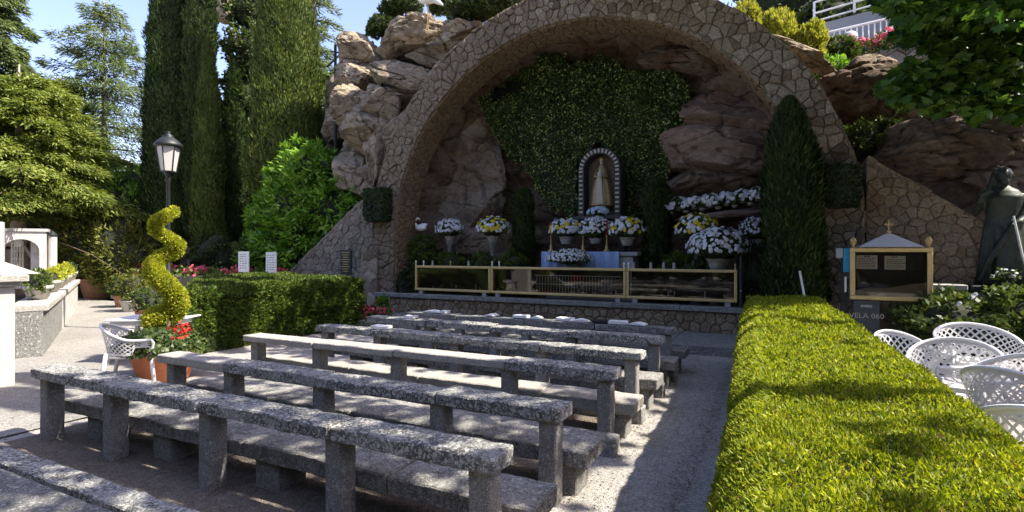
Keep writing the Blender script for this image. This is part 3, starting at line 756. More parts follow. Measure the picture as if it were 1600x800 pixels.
def boulder(label, c, size, seed, mat, rot=(0, 0, 0), cat='boulder', group=None, sub=5, nplanes=13, rough=.05, name='boulder'):
    rnd = random.Random(seed)
    bm = bmesh.new(); bmesh.ops.create_icosphere(bm, subdivisions=sub, radius=1.0)
    pl = [(Vector((rnd.gauss(0, 1), rnd.gauss(0, 1), rnd.gauss(0, 1))).normalized(), rnd.uniform(.62, .95)) for _ in range(nplanes)]
    Rm = Matrix.Rotation(rot[2], 3, 'Z') @ Matrix.Rotation(rot[1], 3, 'Y') @ Matrix.Rotation(rot[0], 3, 'X')
    for v in bm.verts:
        d = v.co.normalized(); r = 1.05
        for nn, p in pl:
            k = d.dot(nn)
            if k > .05: r = min(r, p / k)
        q = d * r
        e = noise.fractal(q * 1.6 + Vector((seed, 0, 0)), 1.0, 2.0, 5) * rough * 1.7
        for fq, am, wd in ((1.3, 1.9, .07), (2.9, .7, .09)):
            cr = abs(noise.noise(Vector((q.x * fq, q.y * fq, q.z * fq * 1.5)) + Vector((0, seed, fq)))); e -= rough * am * max(0, wd - cr) / wd
        q = q * (1 + e)
        v.co = Rm @ Vector((q.x * size[0], q.y * size[1], q.z * size[2]))
    mb = MB(); mb.bm.free(); mb.bm = bm
    o = obj(name, mb, mat, smooth=True); o.location = c; o.data.set_sharp_from_angle(angle=math.radians(24))
    o['label'] = label; o['category'] = cat
    if group: o['group'] = group
    return o
def bpx(label, u, v, Y, w, h, d, seed, mat, rot=(0, 0, 0), **k):
    p = onY(u, v, Y); return boulder(label, p, (w, d, h), seed, mat, rot, **k)
bpx('large tan rock mass at the left inside the grotto, cracked across', 725, 300, 14.5, 1.75, 1.9, .9, 3, M['tanrock'], (0, .25, 0))
bpx('rock spur low on the left inside the grotto behind the white chrysanthemums', 760, 390, 14.2, 1.8, .9, .8, 8, M['tanrock'], (0, -.2, 0))
bpx('brown rock shoulder left of the ivy under the arch', 728, 195, 14.3, 1.0, 1.15, .8, 21, M['tanrock'], (0, .5, 0))
bpx('long reddish rock slab overhanging at the right inside the grotto', 1150, 185, 14.2, 1.7, .62, 1.1, 12, M['redrock'], (.1, .10, 0))
bpx('rounded reddish rock below the long slab, right of the ivy', 1120, 240, 14.4, 1.9, .85, 1.0, 17, M['redrock'], (0, .15, 0))
bpx('brown rock bulge behind the right candle case', 1090, 300, 14.5, 1.6, .75, .9, 31, M['cave'], (0, -.2, 0))
bpx('thin dark rock layer under the crown of the arch', 900, 75, 14.3, 3.0, .38, 1.2, 41, M['cave'], (.1, .03, 0))
bpx('dark rock layer under the right haunch of the arch', 1075, 105, 14.2, 1.8, .45, 1.1, 43, M['cave'], (.1, .25, 0))
bpx('flat rock ledge carrying the row of white flowers in the grotto', 1130, 338, 13.55, 1.45, .13, .5, 47, M['redrock'], (0, -.07, 0))
# ------------------------------------------------------------------ hill around and behind the arch
def hill_z(x, y):
    # over the arch and to the right, climbing backwards
    right = 1 / (1 + math.exp(-(x + .3) * 2.2))
    left = 1 / (1 + math.exp((x + 11.9) * 2.2))
    mid = 8.15 + .10 * (y - 13)
    if x > -4.6: mid = max(3.7, CZ + math.sqrt(max(0, RO * RO - (x - CX) ** 2)) - .05) + .10 * (y - 13)
    rz_ = 3.6 + (y - 13) * .52
    if y > 20.5 and x > -2: mid = min(mid, 7.6); rz_ = min(rz_, 7.4)
    lz = .9 + max(0, y - 15.5) * .05
    z = mid * (1 - right) + min(rz_, 10.2) * right
    z = z * (1 - left) + lz * left
    return z
V = []; Fc = []; nx, ny = 170, 90
for j in range(ny + 1):
    for i in range(nx + 1):
        x = -26 + 54 * i / nx; y = 13.12 + 50 * (j / ny) ** 1.7
        z = hill_z(x, y) + .35 * noise.fractal(Vector((x * .6, y * .6, 2)), 1, 2, 5) * ((2.0 if x < -10.2 else 1) if x > -13.0 else .2)
        if x < -10.2 and x > -14.5: z += .0
        V.append((x, y, z))
for j in range(ny):
    for i in range(nx):
        a = j * (nx + 1) + i; Fc.append((a, a + 1, a + nx + 2, a + nx + 1))
# skirt down the front so that the slope is solid
b0 = len(V)
for i in range(nx + 1): V.append((V[i][0], 13.10, -.3))
for i in range(nx):
    if V[i][0] > 1.2: Fc.append((b0 + i, b0 + i + 1, i + 1, i))
me = bpy.data.meshes.new('hillside'); me.from_pydata(V, [], Fc); me.shade_smooth()
struct('hillside', me, M['hill'])
# boulders of the outcrop left of and above the arch
R_ = M['rock']
OC = [
 ('sunlit cream topped boulder at the crest of the outcrop left of the arch', 655, 62, 14.2, 1.35, .62, 1.2, 5, (0, -.25, 0)),
 ('grey boulder wedged under the sunlit crest boulder', 690, 92, 14.1, 1.35, .60, 1.1, 6, (0, .2, 0)),
 ('jutting rounded boulder with a pale nose, left of the arch shoulder', 640, 122, 13.8, 1.25, .52, 1.1, 9, (0, .30, 0)),
 ('flat boulder just under the jutting rounded one', 625, 148, 13.9, .95, .26, 1.0, 14, (0, .15, 0)),
 ('dark upright boulder at the left end of the outcrop against the sky', 562, 85, 14.6, .85, .75, 1.0, 15, (0, -.1, 0)),
 ('shaded boulder below the upright one at the left end of the outcrop', 560, 125, 14.6, .95, .65, 1.0, 19, (0, .1, 0)),
 ('wide brown boulder in the middle of the outcrop', 590, 180, 14.2, 1.5, .75, 1.0, 23, (0, -.3, 0)),
 ('cracked dark boulder at the left foot of the outcrop above the laurel', 535, 195, 14.8, 1.0, .85, 1.0, 26, (0, .4, 0)),
 ('tall leaning rock slab right against the left side of the arch', 600, 235, 13.6, .48, 1.6, .8, 29, (0, .22, 0)),
 ('brown rock bulge between the laurel and the leaning slab', 570, 250, 14.2, .9, 1.1, .9, 33, (0, .1, 0)),
 ('small grey boulder beside the arch near the bushes on top', 725, 62, 13.9, .8, .5, .9, 35, (0, -.4, 0)),
 ('angular boulder touching the arch shoulder', 692, 120, 13.55, .9, .55, .6, 38, (0, -.6, 0)),
 ('rough brown boulder beside the leaning slab, low on the outcrop', 575, 200, 13.5, .9, .8, .8, 91, (0, .5, 0)),
 ('split grey boulder just above the laurel on the outcrop', 548, 165, 13.9, .8, .6, .8, 92, (0, -.5, 0)),
 ('stepped boulder touching the left side of the arch', 628, 205, 13.3, .55, .7, .6, 93, (0, .3, 0)),
 ('stubby boulder between the stepped boulder and the flat ones on the outcrop', 596, 160, 13.2, .62, .62, .5, 97, (0, .2, 0)),
 ('dark boulder half hidden by the laurel top', 560, 275, 13.5, 1.0, .9, .8, 94, (0, .2, 0)),
 ('small dark rock in the gap beside the arch shoulder', 660, 190, 13.6, .5, .6, .6, 39, (0, .7, 0)),
]
for lab, u, v, Y, w_, h_, d_, sd, rt in OC: bpx(lab, u, v, Y, w_, h_, d_, sd, R_, rt, group='boulders of the outcrop', rough=.075)
bpx('solid rock mass carrying the boulders left of the arch', 600, 210, 16.2, 3.2, 4.2, 1.8, 51, R_, (0, 0, 0), nplanes=30, rough=.085, sub=6)
bpx('rock mass behind the crest boulders', 680, 90, 16.0, 3.0, 1.6, 1.6, 53, R_, (0, 0, 0), nplanes=26, rough=.085)
RR = [('dark sunless rock on the slope just right of the arch shoulder', 1330, 140, 14.6, 1.0, .7, .9, 61), ('reddish dirt covered rock high on the right slope', 1400, 165, 15.5, 1.5, .6, 1.0, 62),
      ('long rock with a sunlit edge on the right slope behind the statue', 1520, 205, 15.0, 2.0, .42, 1.0, 63), ('dark rock behind the bronze statue', 1565, 255, 13.6, 1.7, .9, .9, 64),
      ('dark rock above the right buttress wall', 1430, 245, 13.4, 1.2, .7, .7, 65), ('rock on the slope under the maple at the right edge', 1590, 190, 15.5, 1.2, .6, .9, 66)]
for lab, u, v, Y, w_, h_, d_, sd in RR: bpx(lab, u, v, Y, w_, h_, d_, sd, M['hill'], (0, random.uniform(-.3, .3), 0), group='rocks on the right slope', rough=.09)
# ------------------------------------------------------------------ plants: builders
def bushmesh(name, c, blobs, n, L, W, mat, parent=None, shape='leaf', up=.35, core=True, world=False, flat=0.0, lump_a=.18):
    """blobs: (dx, dy, dz, rx, ry, rz)"""
    B = np.array(blobs, float); A = (B[:, 3] * B[:, 4] * B[:, 5]) ** (2 / 3); pk = RNG.choice(len(B), n, p=A / A.sum())
    b = B[pk]; nt_ = max(12, n // 16); td = rdir(nt_); ti = RNG.integers(0, nt_, n); tw = RNG.normal(0, .085, (n, 3))
    pk = RNG.choice(len(B), nt_, p=A / A.sum())[ti]; b = B[pk]; d = unit(td[ti] + tw)
    rr = 1 - np.abs(RNG.normal(0, .07, n)) - np.abs(RNG.normal(0, .10, nt_))[ti] + .05 - 3.0 * (tw ** 2).sum(1); rr *= 1 + lump_a * lump(d * 2.3 + b[:, :3] * 3, 2.1, 1.3)
    P = b[:, :3] + d * b[:, 3:6] * rr[:, None]
    keep = np.ones(n, bool)
    for k, q in enumerate(B):
        e = (((P - q[:3]) / (q[3:6] * .80)) ** 2).sum(1) < 1
        keep &= ~(e & (pk != k))
    P, d = P[keep], d[keep]; m = len(P)
    Dd = unit(d * .7 + rdir(m) * .7 + np.array([0, 0, up])); Nn = unit(d * .6 + rdir(m) * .5 + np.array([0, 0, .5]))
    me = leaves(name, P + 0.0, Dd, Nn, L * RNG.uniform(.65, 1.3, m), W * RNG.uniform(.7, 1.2, m), shape)
    return obj(name, me, mat, parent)
def core(blobs, f=.72, sub=2):  # solid dark filling against see-through, standing for the foliage's shaded interior
    mb = MB()
    for q in blobs: mb.ball(q[:3], 1.0, sub, [max(.02, x * f) for x in q[3:6]])
    for v in mb.bm.verts: v.co *= 1 + .06 * noise.noise(v.co * 3)
    return mb
def bush(label, loc, blobs, n, L, W, mat, name='shrub', cat='shrub', group=None, shape='leaf', up=.35, corem='darkcore', f=.72, **k):
    T = thing(name, label, cat, loc, group=group)
    bushmesh('foliage', loc, blobs, n, L, W, M[mat], T, shape, up, **k)
    obj('branches', core(blobs, f), M[corem], T, smooth=True)
    return T
def cypress(label, loc, h, r, n, mat='cypress', name='cypress_tree', cat='cypress', L=.17, W=.06, group=None, trunk=.5, bare=.06, prof=None, lean=(0, 0), seed=0.0):
    T = thing(name, label, cat, loc, group=group)
    nt_ = n // 26; ti = RNG.integers(0, nt_, n); t0 = RNG.uniform(0, 1, nt_); a0 = RNG.uniform(0, 2 * PI, nt_); o1, o2 = RNG.normal(0, 1, n), RNG.normal(0, 1, n)
    t = np.clip(t0[ti] + o1 * .26 * r ** .5 / h, 0, 1); a = a0[ti] + o2 * .17; off_ = (np.abs(RNG.normal(0, .07, nt_))[ti] + .035 * (o1 ** 2 + o2 ** 2)) - .06 - (RNG.random(nt_) < .10)[ti] * .14
    pf = prof or (lambda t: np.minimum(1, (t + .04) * 6) ** .6 * (1 - t ** 2.6) ** .8)
    R0 = r * pf(t)
    z = h * (bare + (1 - bare) * t)
    q = np.c_[np.cos(a) * R0, np.sin(a) * R0, z * .55]
    lu = lump(q, 2.4 / max(.5, r) * .9, seed) * .10 + lump(q, 5.5 / max(.5, r), seed + 3) * .07
    rr = R0 * (1 + lu - off_ - np.abs(RNG.normal(0, .03, n)))
    P = np.c_[np.cos(a) * rr + lean[0] * t * h, np.sin(a) * rr + lean[1] * t * h, z]
    out = np.c_[np.cos(a), np.sin(a), np.zeros(n)]
    D = unit(out * .55 + np.array([0, 0, 1.0]) + rdir(n) * .45); Nn = unit(out + rdir(n) * .5)
    obj('foliage', leaves('f', P, D, Nn, L * RNG.uniform(.6, 1.3, n), W * RNG.uniform(.7, 1.2, n)), M[mat], T)
    mb = MB(); st = 14
    mb.path([(lean[0] * h * i / st, lean[1] * h * i / st, h * (bare + (1 - bare) * i / st * .97)) for i in range(st + 1)], [max(.01, r * .74 * float(pf(np.array([i / st]))[0])) for i in range(st + 1)], 14)
    obj('branches', mb, M['darkcore'], T, smooth=True)  # one solid dark core, no separate branches
    obj('trunk', MB().path([(0, 0, -.2), (0, 0, h * .1), (lean[0] * h * .5, lean[1] * h * .5, h * .5)], [r * .16 * trunk * 2, r * .13 * trunk * 2, .04], 10), M['palebark'], T, smooth=True)
    return T
def conifer(label, loc, h, r, tiers, per, n, mat, name='cedar_tree', droop=.25, L=.22, W=.03, lean=(0, 0), bare=.12, tr=.22, flat=.12, taper=.85, barkm='palebark', seed=1, keepf=None):
    T = thing(name, label, 'tree', loc); rnd = random.Random(seed)
    tb = MB(); tb.path([(lean[0] * h * t, lean[1] * h * t, h * t) for t in (0, .25, .5, .75, 1)], [tr, tr * .8, tr * .55, tr * .3, .02], 10)
    br = MB(); Ps = []; Ds = []; tot = 0; bl = []
    for k in range(tiers):
        t = bare + (1 - bare) * (k + rnd.uniform(-.3, .3)) / tiers; t = min(max(t, bare), .985)
        for m in range(per):
            a = 2 * PI * (m + rnd.random() * .9) / per + k * 1.1
            l = r * (1 - t) ** taper * rnd.uniform(.65, 1.15) + .25
            bl.append((t, a, l))
    tl = sum(b[2] for b in bl)
    for t, a, l in bl:
        c0 = Vector((lean[0] * h * t, lean[1] * h * t, h * t)); dr = Vector((math.cos(a), math.sin(a), 0)); sd = Vector((-dr.y, dr.x, 0))
        rise = rnd.uniform(.0, .22)
        def bp(s): return c0 + dr * (l * s) + Vector((0, 0, l * (rise * s - droop * s * s * 1.6)))
        if l > r * .12: br.path([bp(s) for s in (0, .35, .7, 1)], [max(.012, tr * .22 * l / r), .02, .012, .006], 5)
        q = max(6, int(n * l / tl)); s = RNG.beta(1.6, 1.1, q) if q else None
        wdt = l * .30 * np.sin(np.clip(s * 1.02, 0, 1) * PI * .86 + .25) * RNG.uniform(-1, 1, q)
        B = np.array([bp(x) for x in (0, .25, .5, .75, 1.0)]); xs_ = np.array([0, .25, .5, .75, 1.0])
        P = np.c_[np.interp(s, xs_, B[:, 0]), np.interp(s, xs_, B[:, 1]), np.interp(s, xs_, B[:, 2])]
        P += np.array(sd)[None] * wdt[:, None]; P[:, 2] += RNG.normal(0, flat * .5, q) - np.abs(wdt) * .22
        D = np.array(dr)[None] * .8 + np.array(sd)[None] * (np.sign(wdt) * .55)[:, None] + rdir(q) * .5 + np.array([0, 0, -.18])
        Ps.append(P); Ds.append(D)
    P = np.concatenate(Ps); D = np.concatenate(Ds); m = len(P)
    if keepf is not None:
        kf = keepf(P + np.array(loc)); P, D = P[kf], D[kf]; m = len(P)
    obj('crown', leaves('crown', P, D, unit(rdir(m) * .6 + np.array([0, 0, 1.0])), L * RNG.uniform(.6, 1.3, m), W * RNG.uniform(.7, 1.3, m)), M[mat], T)
    obj('trunk', tb, M[barkm], T, smooth=True); obj('branches', br, M['bark'], T, smooth=True)
    return T
# ------------------------------------------------------------------ ivy over the grotto back
poly = [(742, 150), (760, 125), (790, 108), (820, 112), (850, 88), (900, 90), (955, 93), (985, 108), (1005, 122), (1022, 98), (1045, 96), (1062, 115), (1080, 140), (1086, 190), (1078, 232), (1050, 256), (1025, 270), (1012, 300), (1000, 335), (972, 340),
        (970, 262), (955, 238), (937, 230), (918, 238), (905, 262), (903, 330), (870, 338), (858, 322), (835, 290), (822, 262), (800, 248), (786, 232), (770, 205), (756, 175)]
n = 150000; U_ = RNG.uniform(735, 1095, n); V_ = RNG.uniform(84, 345, n)
edge = 5 * np.sin(U_ * .21) + 4 * np.sin(V_ * .17 + 1) + 7 * np.sin(U_ * .07 + V_ * .05) + RNG.normal(0, 2.5, n)
ok = inside_poly(U_ + edge * .6, V_ + edge, poly); U_, V_ = U_[ok], V_[ok]
Yv = np.full(len(U_), 14.0)
for it in range(2):
    d1 = Fv[1] + Rv[1] * (U_ - 800) / F_PX; d0 = Fv[0] + Rv[0] * (U_ - 800) / F_PX; tt = Yv / d1
    X_ = d0 * tt; Z_ = EYE + (HOR - V_) / F_PX * tt
    rho = np.hypot(X_ - CX, np.maximum(0, Z_ - CZ)) / 5.35
    Yv = 13.0 + 1.35 * np.sqrt(np.clip(1 - rho ** 3, 0, 1)) - .22 * lump(np.c_[X_, X_ * 0, Z_], 1.6) - RNG.uniform(0, .16, len(X_))
d1 = Fv[1] + Rv[1] * (U_ - 800) / F_PX; d0 = Fv[0] + Rv[0] * (U_ - 800) / F_PX; tt = Yv / d1
P = np.c_[d0 * tt, Yv, EYE + (HOR - V_) / F_PX * tt]; m = len(P)
T = thing('ivy', 'dark ivy with pale flecked leaves spreading over the grotto around the statue niche', 'ivy', (CX, 14.3, 2.6))
me = leaves('ivy', P - np.array([CX, 14.3, 2.6]), unit(rdir(m) * .8 + np.array([0, -.3, -.5])), unit(rdir(m) * .65 + np.array([.25, -1, .6])), RNG.uniform(.04, .08, m), RNG.uniform(.032, .06, m))
obj('leaves', me, M['ivy'], T)
# backing stems behind the leaves: a solid dark sheet against see-through
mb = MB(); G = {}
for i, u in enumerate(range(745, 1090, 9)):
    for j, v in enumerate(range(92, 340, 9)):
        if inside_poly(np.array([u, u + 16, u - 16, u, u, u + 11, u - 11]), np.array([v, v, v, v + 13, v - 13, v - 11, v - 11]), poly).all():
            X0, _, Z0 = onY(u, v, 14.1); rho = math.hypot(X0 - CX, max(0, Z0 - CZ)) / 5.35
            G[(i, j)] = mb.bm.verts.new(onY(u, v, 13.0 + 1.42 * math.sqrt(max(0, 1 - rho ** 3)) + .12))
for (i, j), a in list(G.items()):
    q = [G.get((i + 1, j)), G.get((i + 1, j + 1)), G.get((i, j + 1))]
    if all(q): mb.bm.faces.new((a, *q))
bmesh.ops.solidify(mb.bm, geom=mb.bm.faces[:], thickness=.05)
obj('dark_fill', mb, M['darkcore'], T, world=True)
# ------------------------------------------------------------------ niche and the Virgin
NY = 13.35
a, b = onY(904, 330, NY), onY(969, 330, NY); nx0, nx1 = a[0], b[0]; ncx = (nx0 + nx1) / 2; nr = (nx1 - nx0) / 2
ztop = onY(937, 231, NY)[2]; zbot = onY(937, 337, NY)[2]; zc = ztop - nr
T = thing('niche', 'arched shrine niche edged with pale and dark blocks, set in the ivy', 'niche', (ncx, NY, zbot))
def arcpoly(r, z0, st=16): return [(ncx - r, z0)] + [(ncx + r * math.cos(PI - PI * i / st), zc + r * math.sin(PI - PI * i / st)) for i in range(st + 1)] + [(ncx + r, z0)]
mb = MB(); o_, i_ = arcpoly(nr, zbot), arcpoly(nr * .74, zbot)
for y in (NY, NY + .45): pass
A = [[mb.bm.verts.new((x, y, z)) for x, z in pl] for pl in (o_, i_) for y in (NY, NY + .5)]
k = len(o_)
for i in range(k - 1):
    mb.bm.faces.new((A[0][i], A[0][i + 1], A[2][i + 1], A[2][i])); mb.bm.faces.new((A[2][i], A[2][i + 1], A[3][i + 1], A[3][i])); mb.bm.faces.new((A[0][i], A[1][i], A[1][i + 1], A[0][i + 1]))
obj('frame', mb, M['darktile'], T, world=True)
obj('back_wall', MB().prism(arcpoly(nr * .9, zbot), NY + .42, NY + .5), M['brownwall'], T, world=True)
def rimblock(x, z, rx, rz, ang):
    mb = MB(); mb.box((x, NY - .012, z), (rx, .05, rz), mat=Matrix.Rotation(ang, 4, 'Y')); obj('rim_block', mb, M['palerim'], T, world=True)
rm = nr * .87
for k in range(10):
    z = zbot + .10 + (zc - zbot - .08) * k / 9.5
    for s in (-1, 1): rimblock(ncx + s * rm, z, nr * .17, .045, 0)
for k in range(15):
    an = PI * (k + .5) / 15; rimblock(ncx + rm * math.cos(an), zc + rm * math.sin(an), nr * .17, .05, -an)
obj('sill', MB().span((nx0 - .1, NY - .18, zbot - .10), (nx1 + .1, NY + .5, zbot - .004), .01), M['darktile'], T, world=True)
# statue
zs = onY(937, 322, NY + .2)[2]; hs = onY(937, 246, NY + .2)[2] - zs
T = thing('virgin_statue', 'small gilded Virgin statue in a wide cone shaped robe inside the niche', 'statue', (ncx, NY + .22, zs))
obj('robe', MB().lathe([(.30, 0), (.31, .03), (.27, .25 * hs), (.20, .5 * hs), (.12, .72 * hs), (.07, .82 * hs), (.05, .85 * hs)], n=48, sy=.6, fold=lambda a, z: 1 + .07 * math.cos(a * 11) * (1 - z / hs)), M['robe'], T, smooth=True)
obj('apron', MB().prism([(-.10, .05), (.10, .05), (.05, .68 * hs), (-.05, .68 * hs)], -.20, -.17), M['palerim'], T)
obj('head', MB().ball((0, -.01, .88 * hs), .052, 2, (.85, .9, 1.15)), M['palerim'], T, smooth=True)
obj('crown', MB().lathe([(.045, 0), (.065, .05), (.05, .06), (.02, .10)], (0, 0, .92 * hs), 12), M['gold'], T)
for s in (-1, 1): obj('sleeve', MB().path([(s * .09, -.02, .74 * hs), (s * .15, -.10, .58 * hs), (s * .04, -.17, .60 * hs)], [.05, .055, .03], 8), M['robe'], T, smooth=True)
obj('child', MB().lathe([(.06, 0), (.05, .12), (.025, .15), (.04, .19), (.02, .23)], (.03, -.19, .56 * hs), 10), M['palerim'], T, smooth=True)
mb = MB(); mb.bm.free(); mb.bm = bmesh.new()
for k in range(22):
    an = math.radians(-60 + 300 * k / 21); mb.tube((math.cos(an) * .27, .09, .5 * hs + math.sin(an) * .42 * hs), (math.cos(an) * .34, .09, .5 * hs + math.sin(an) * .52 * hs), .006, .003, 5)
obj('halo_rays', mb, M['gold'], T)
obj('pedestal', MB().box((0, 0, -.10), (.30, .26, .19), bevel=.01), M['palerim'], T)
# ------------------------------------------------------------------ flowers
def blooms(n, r, cols, c=(0, 0, 0), sz=.055, low=-.15, sq=.8):
    d = rdir(n); d[:, 2] = np.abs(d[:, 2]) * (1 - low) + low; d[:, 1] -= .15; d = unit(d)
    P = np.array(c) + d * r * np.array([1, 1, sq]) * RNG.uniform(.86, 1.06, (n, 1))
    return P, d
def bouquet(label, u, v, Y, r, kind, n=110, name='flower_pot', pot='stonepot', ped=None, sz=.085, sq=.8, cat='potted flowers', group='chrysanthemums round the altar'):
    r *= 1.15; sz *= .88; n = int(n * 1.2)
    p = onY(u, v, Y); pr = r * .38; T = thing(name, label, cat, (p[0], p[1], p[2] - r * .35 - pr * 1.1), group=group)
    h = pr * 1.1; c = (0, 0, h + r * .35 - .02)
    obj('pot', MB().lathe([(pr * .62, 0), (pr * .8, h * .5), (pr * .98, h * .9), (pr * 1.06, h * .92), (pr * 1.06, h), (pr * .9, h)], n=18), M[pot], T, smooth=True)
    P, d = blooms(n, r, None, c, sq=sq)
    keys = {'w': ['pwhite'], 'wy': ['pwhite', 'pwhite', 'pyellow'], 'l': ['plilac'], 'b': ['pblue']}[kind]
    if kind == 'wy': cls = (lump(d * 3, 1.8, u) > .12).astype(int)
    else: cls = np.zeros(n, int)
    for c_, nm in ((0, keys[0]), (1, keys[-1])):
        s = cls == c_
        if s.any():
            t1 = unit(np.cross(d[s], rdir(s.sum()))); bo_ = obj('white_blooms' if c_ == 0 else 'yellow_blooms', leaves('b', P[s], t1, unit(d[s] + rdir(s.sum()) * .45), sz * RNG.uniform(.8, 1.2, s.sum()), sz * RNG.uniform(.8, 1.2, s.sum()), 'daisy'), M[nm], T); bo_['kind'] = 'stuff'
    k = n * 5; d = rdir(k); d[:, 2] = np.abs(d[:, 2]) * 1.3 - .35; Q = np.array(c) + unit(d) * r * np.array([1, 1, sq]) * RNG.uniform(.55, .95, (k, 1))
    obj('leaves', leaves('l', Q, rdir(k), rdir(k), .07, .035), M['box'], T)
    obj('dark_fill', MB().ball(c, r * .62, 2, (1, 1, sq)), M['darkcore'], T)
    if ped is not None:
        q = p[2] - r * .35 - h; o = obj('pedestal', MB().lathe([(pr * .9, ped - q), (pr * .9, ped - q + .08), (pr * .45, ped - q + .2), (pr * .4, -.14), (pr * .8, -.03), (pr * .8, -.002)], n=14), M['kerb'], T, smooth=True)
    return T
bouquet('white chrysanthemums on a stone urn beside the clipped green bush with the swan', 703, 359, 12.9, .37, 'w', 170, ped=.60)
bouquet('white and yellow chrysanthemums, second pot from the left in the grotto', 770, 358, 12.9, .40, 'wy', 110, sz=.12, ped=.60)
AX0, AX1 = onY(848, 400, 12.75)[0], onY(968, 400, 12.75)[0]; AX2 = onY(996, 400, 12.75)[0]
T = thing('altar', 'stone altar table half covered by a pale blue cloth', 'altar', ((AX0 + AX2) / 2, 13.0, .6))
obj('altar_block', MB().span((AX0 + .08, 12.8, .6), (AX2 - .12, 13.4, 1.74), .01), M['stonepot'], T, world=True)
obj('altar_top', MB().span((AX0, 12.74, 1.742), (AX2, 13.46, 1.84), .01), M['greyslab'], T, world=True)
mb = MB(); cols_ = 44
fr = [(AX0 - .02 + (AX1 - AX0 + .02) * i / cols_) for i in range(cols_ + 1)]
ra = [mb.bm.verts.new((x, 13.3, 1.848)) for x in fr]; rb = [mb.bm.verts.new((x, 12.72, 1.848)) for x in fr]
rc = [mb.bm.verts.new((x, 12.70 + .02 * math.sin(i * 1.1), 1.82)) for i, x in enumerate(fr)]; rd = [mb.bm.verts.new((x, 12.69 + .03 * math.sin(i * 1.1 + .4), 1.36)) for i, x in enumerate(fr)]
for p_, q_ in ((ra, rb), (rb, rc), (rc, rd)):
    for i in range(cols_): mb.bm.faces.new((p_[i], p_[i + 1], q_[i + 1], q_[i]))
o = obj('altar_cloth', mb, M['cloth'], smooth=True); tag(o, 'pale blue lace cloth hanging over the front of the altar', 'cloth')
bouquet('white and yellow chrysanthemums at the left end of the altar', 884, 360, 13.05, .40, 'wy', 110, sz=.12, sq=.72)
bouquet('dense white chrysanthemums in the middle of the altar under the niche', 930, 360, 13.0, .38, 'w', 230, sz=.075, sq=.85)
bouquet('white and yellow chrysanthemums at the right end of the altar', 980, 360, 13.0, .42, 'wy', 120, sz=.12, sq=.7)
bouquet('low wide bowl of white flowers in front of the altar cloth', 889, 403, 12.45, .50, 'w', 260, sz=.07, sq=.42)
bouquet('white and yellow chrysanthemums in the dark right of the altar', 1089, 358, 12.7, .40, 'wy', 110, sz=.11, ped=.60)
bouquet('biggest white flower mound, just above the right candle case', 1122, 388, 12.5, .56, 'w', 260, sz=.10, sq=.75, ped=.60)
bouquet('greyish white flower ball beside the big dark cypress in the grotto', 1183, 361, 12.8, .36, 'l', 220, sz=.06, ped=.60)
bouquet('pale blue and white posy at the foot of the Virgin in the niche', 935, 331, NY - .05, .24, 'b', 46, sz=.13, sq=.5)
for k, (u, v) in enumerate([(1048, 324), (1060, 318), (1072, 322), (1084, 316), (1097, 318), (1110, 313), (1122, 316), (1135, 310), (1148, 313), (1160, 306), (1172, 309), (1184, 303), (1196, 306)]):
    bouquet('white flower bunch, ' + ['leftmost', 'second from the left', 'third from the left', 'fourth from the left', 'fifth from the left', 'sixth from the left', 'in the very middle', 'sixth from the right', 'fifth from the right', 'fourth from the right', 'third from the right', 'second from the right', 'rightmost'][k] + ' of the row on the grotto ledge', u, v, 13.4, .19, 'w', 26, name='flower_bunch', sz=.11, cat='flower bunch', group='row of white flowers on the ledge')
# candlesticks
for u, lab, mt in ((861, 'brass candlestick with a dark red candle at the left end of the altar', 1), (948, 'brass candlestick with a tall dark red candle right of the middle of the altar', 1), (911, 'thin cream candlestick left of the middle flowers on the altar', 0)):
    x = onY(u, 390, 12.85)[0]; T = thing('candlestick', lab, 'candlestick', (x, 12.85, 1.852))
    obj('stand', MB().lathe([(.085, 0), (.08, .02), (.03, .07), (.045, .12), (.018, .16), (.016, .36), (.04, .38), (.02, .39)], n=14), M['goldpaint'], T, smooth=True)
    obj('candle', MB().tube((0, 0, .39), (0, 0, .75), .028 if mt else .012, n=10), M['redwax' if mt else 'flame'], T)
# greenery inside the grotto
p = onY(656, 378, 12.6)
bush('clipped square green bush with a white swan on top, left end of the grotto', (p[0], 12.75, .6), [(-.0, 0, .55, .42, .38, .62), (.02, 0, 1.15, .44, .38, .45), (0, 0, 1.45, .42, .36, .30)], 9000, .06, .035, 'box', name='clipped_bush')
for u, v, r, lab in ((700, 404, .5, 'leafy green plant under the white chrysanthemum urn'), (752, 408, .42, 'low green plant behind the left candle case'), (800, 408, .42, 'low green plant behind the joint of the left and middle cases'),
                     (1085, 402, .45, 'green plant left of the biggest white flower mound'), (1052, 408, .35, 'dark green plant behind the three grey tubes')):
    p = onY(u, v, 12.6); bush(lab, (p[0], 12.75, .6), [(0, 0, .75, r, r * .7, .55), (.2, .1, .4, r, r * .7, .4)], 2600, .09, .05, 'box', name='leafy_plant', cat='plant')
p = onY(815, 400, 13.2); cypress('narrow dark clipped cypress column left of the niche', (p[0], 13.3, .6), 2.9, .27, 9000, L=.10, W=.04, bare=0, prof=lambda t: np.minimum(1, (1.02 - t) * 9) ** .5, name='clipped_cypress')
p = onY(1024, 400, 13.2); cypress('narrow dark clipped cypress column right of the niche', (p[0], 13.3, .6), 2.95, .30, 9000, L=.10, W=.04, bare=0, prof=lambda t: np.minimum(1, (1.02 - t) * 9) ** .5, name='clipped_cypress')
p = onY(1246, 450, 11.6)
cypress('tall dark cypress standing before the right leg of the arch', (p[0], 11.55, -.05), 4.75, .46, 52000, L=.13, W=.04, bare=.02, name='cypress_tree', prof=lambda t: np.minimum(1, (t + .5) * 1.4) ** .7 * (1 - t ** 5.5) ** .75, lean=(-.03, 0), seed=4)
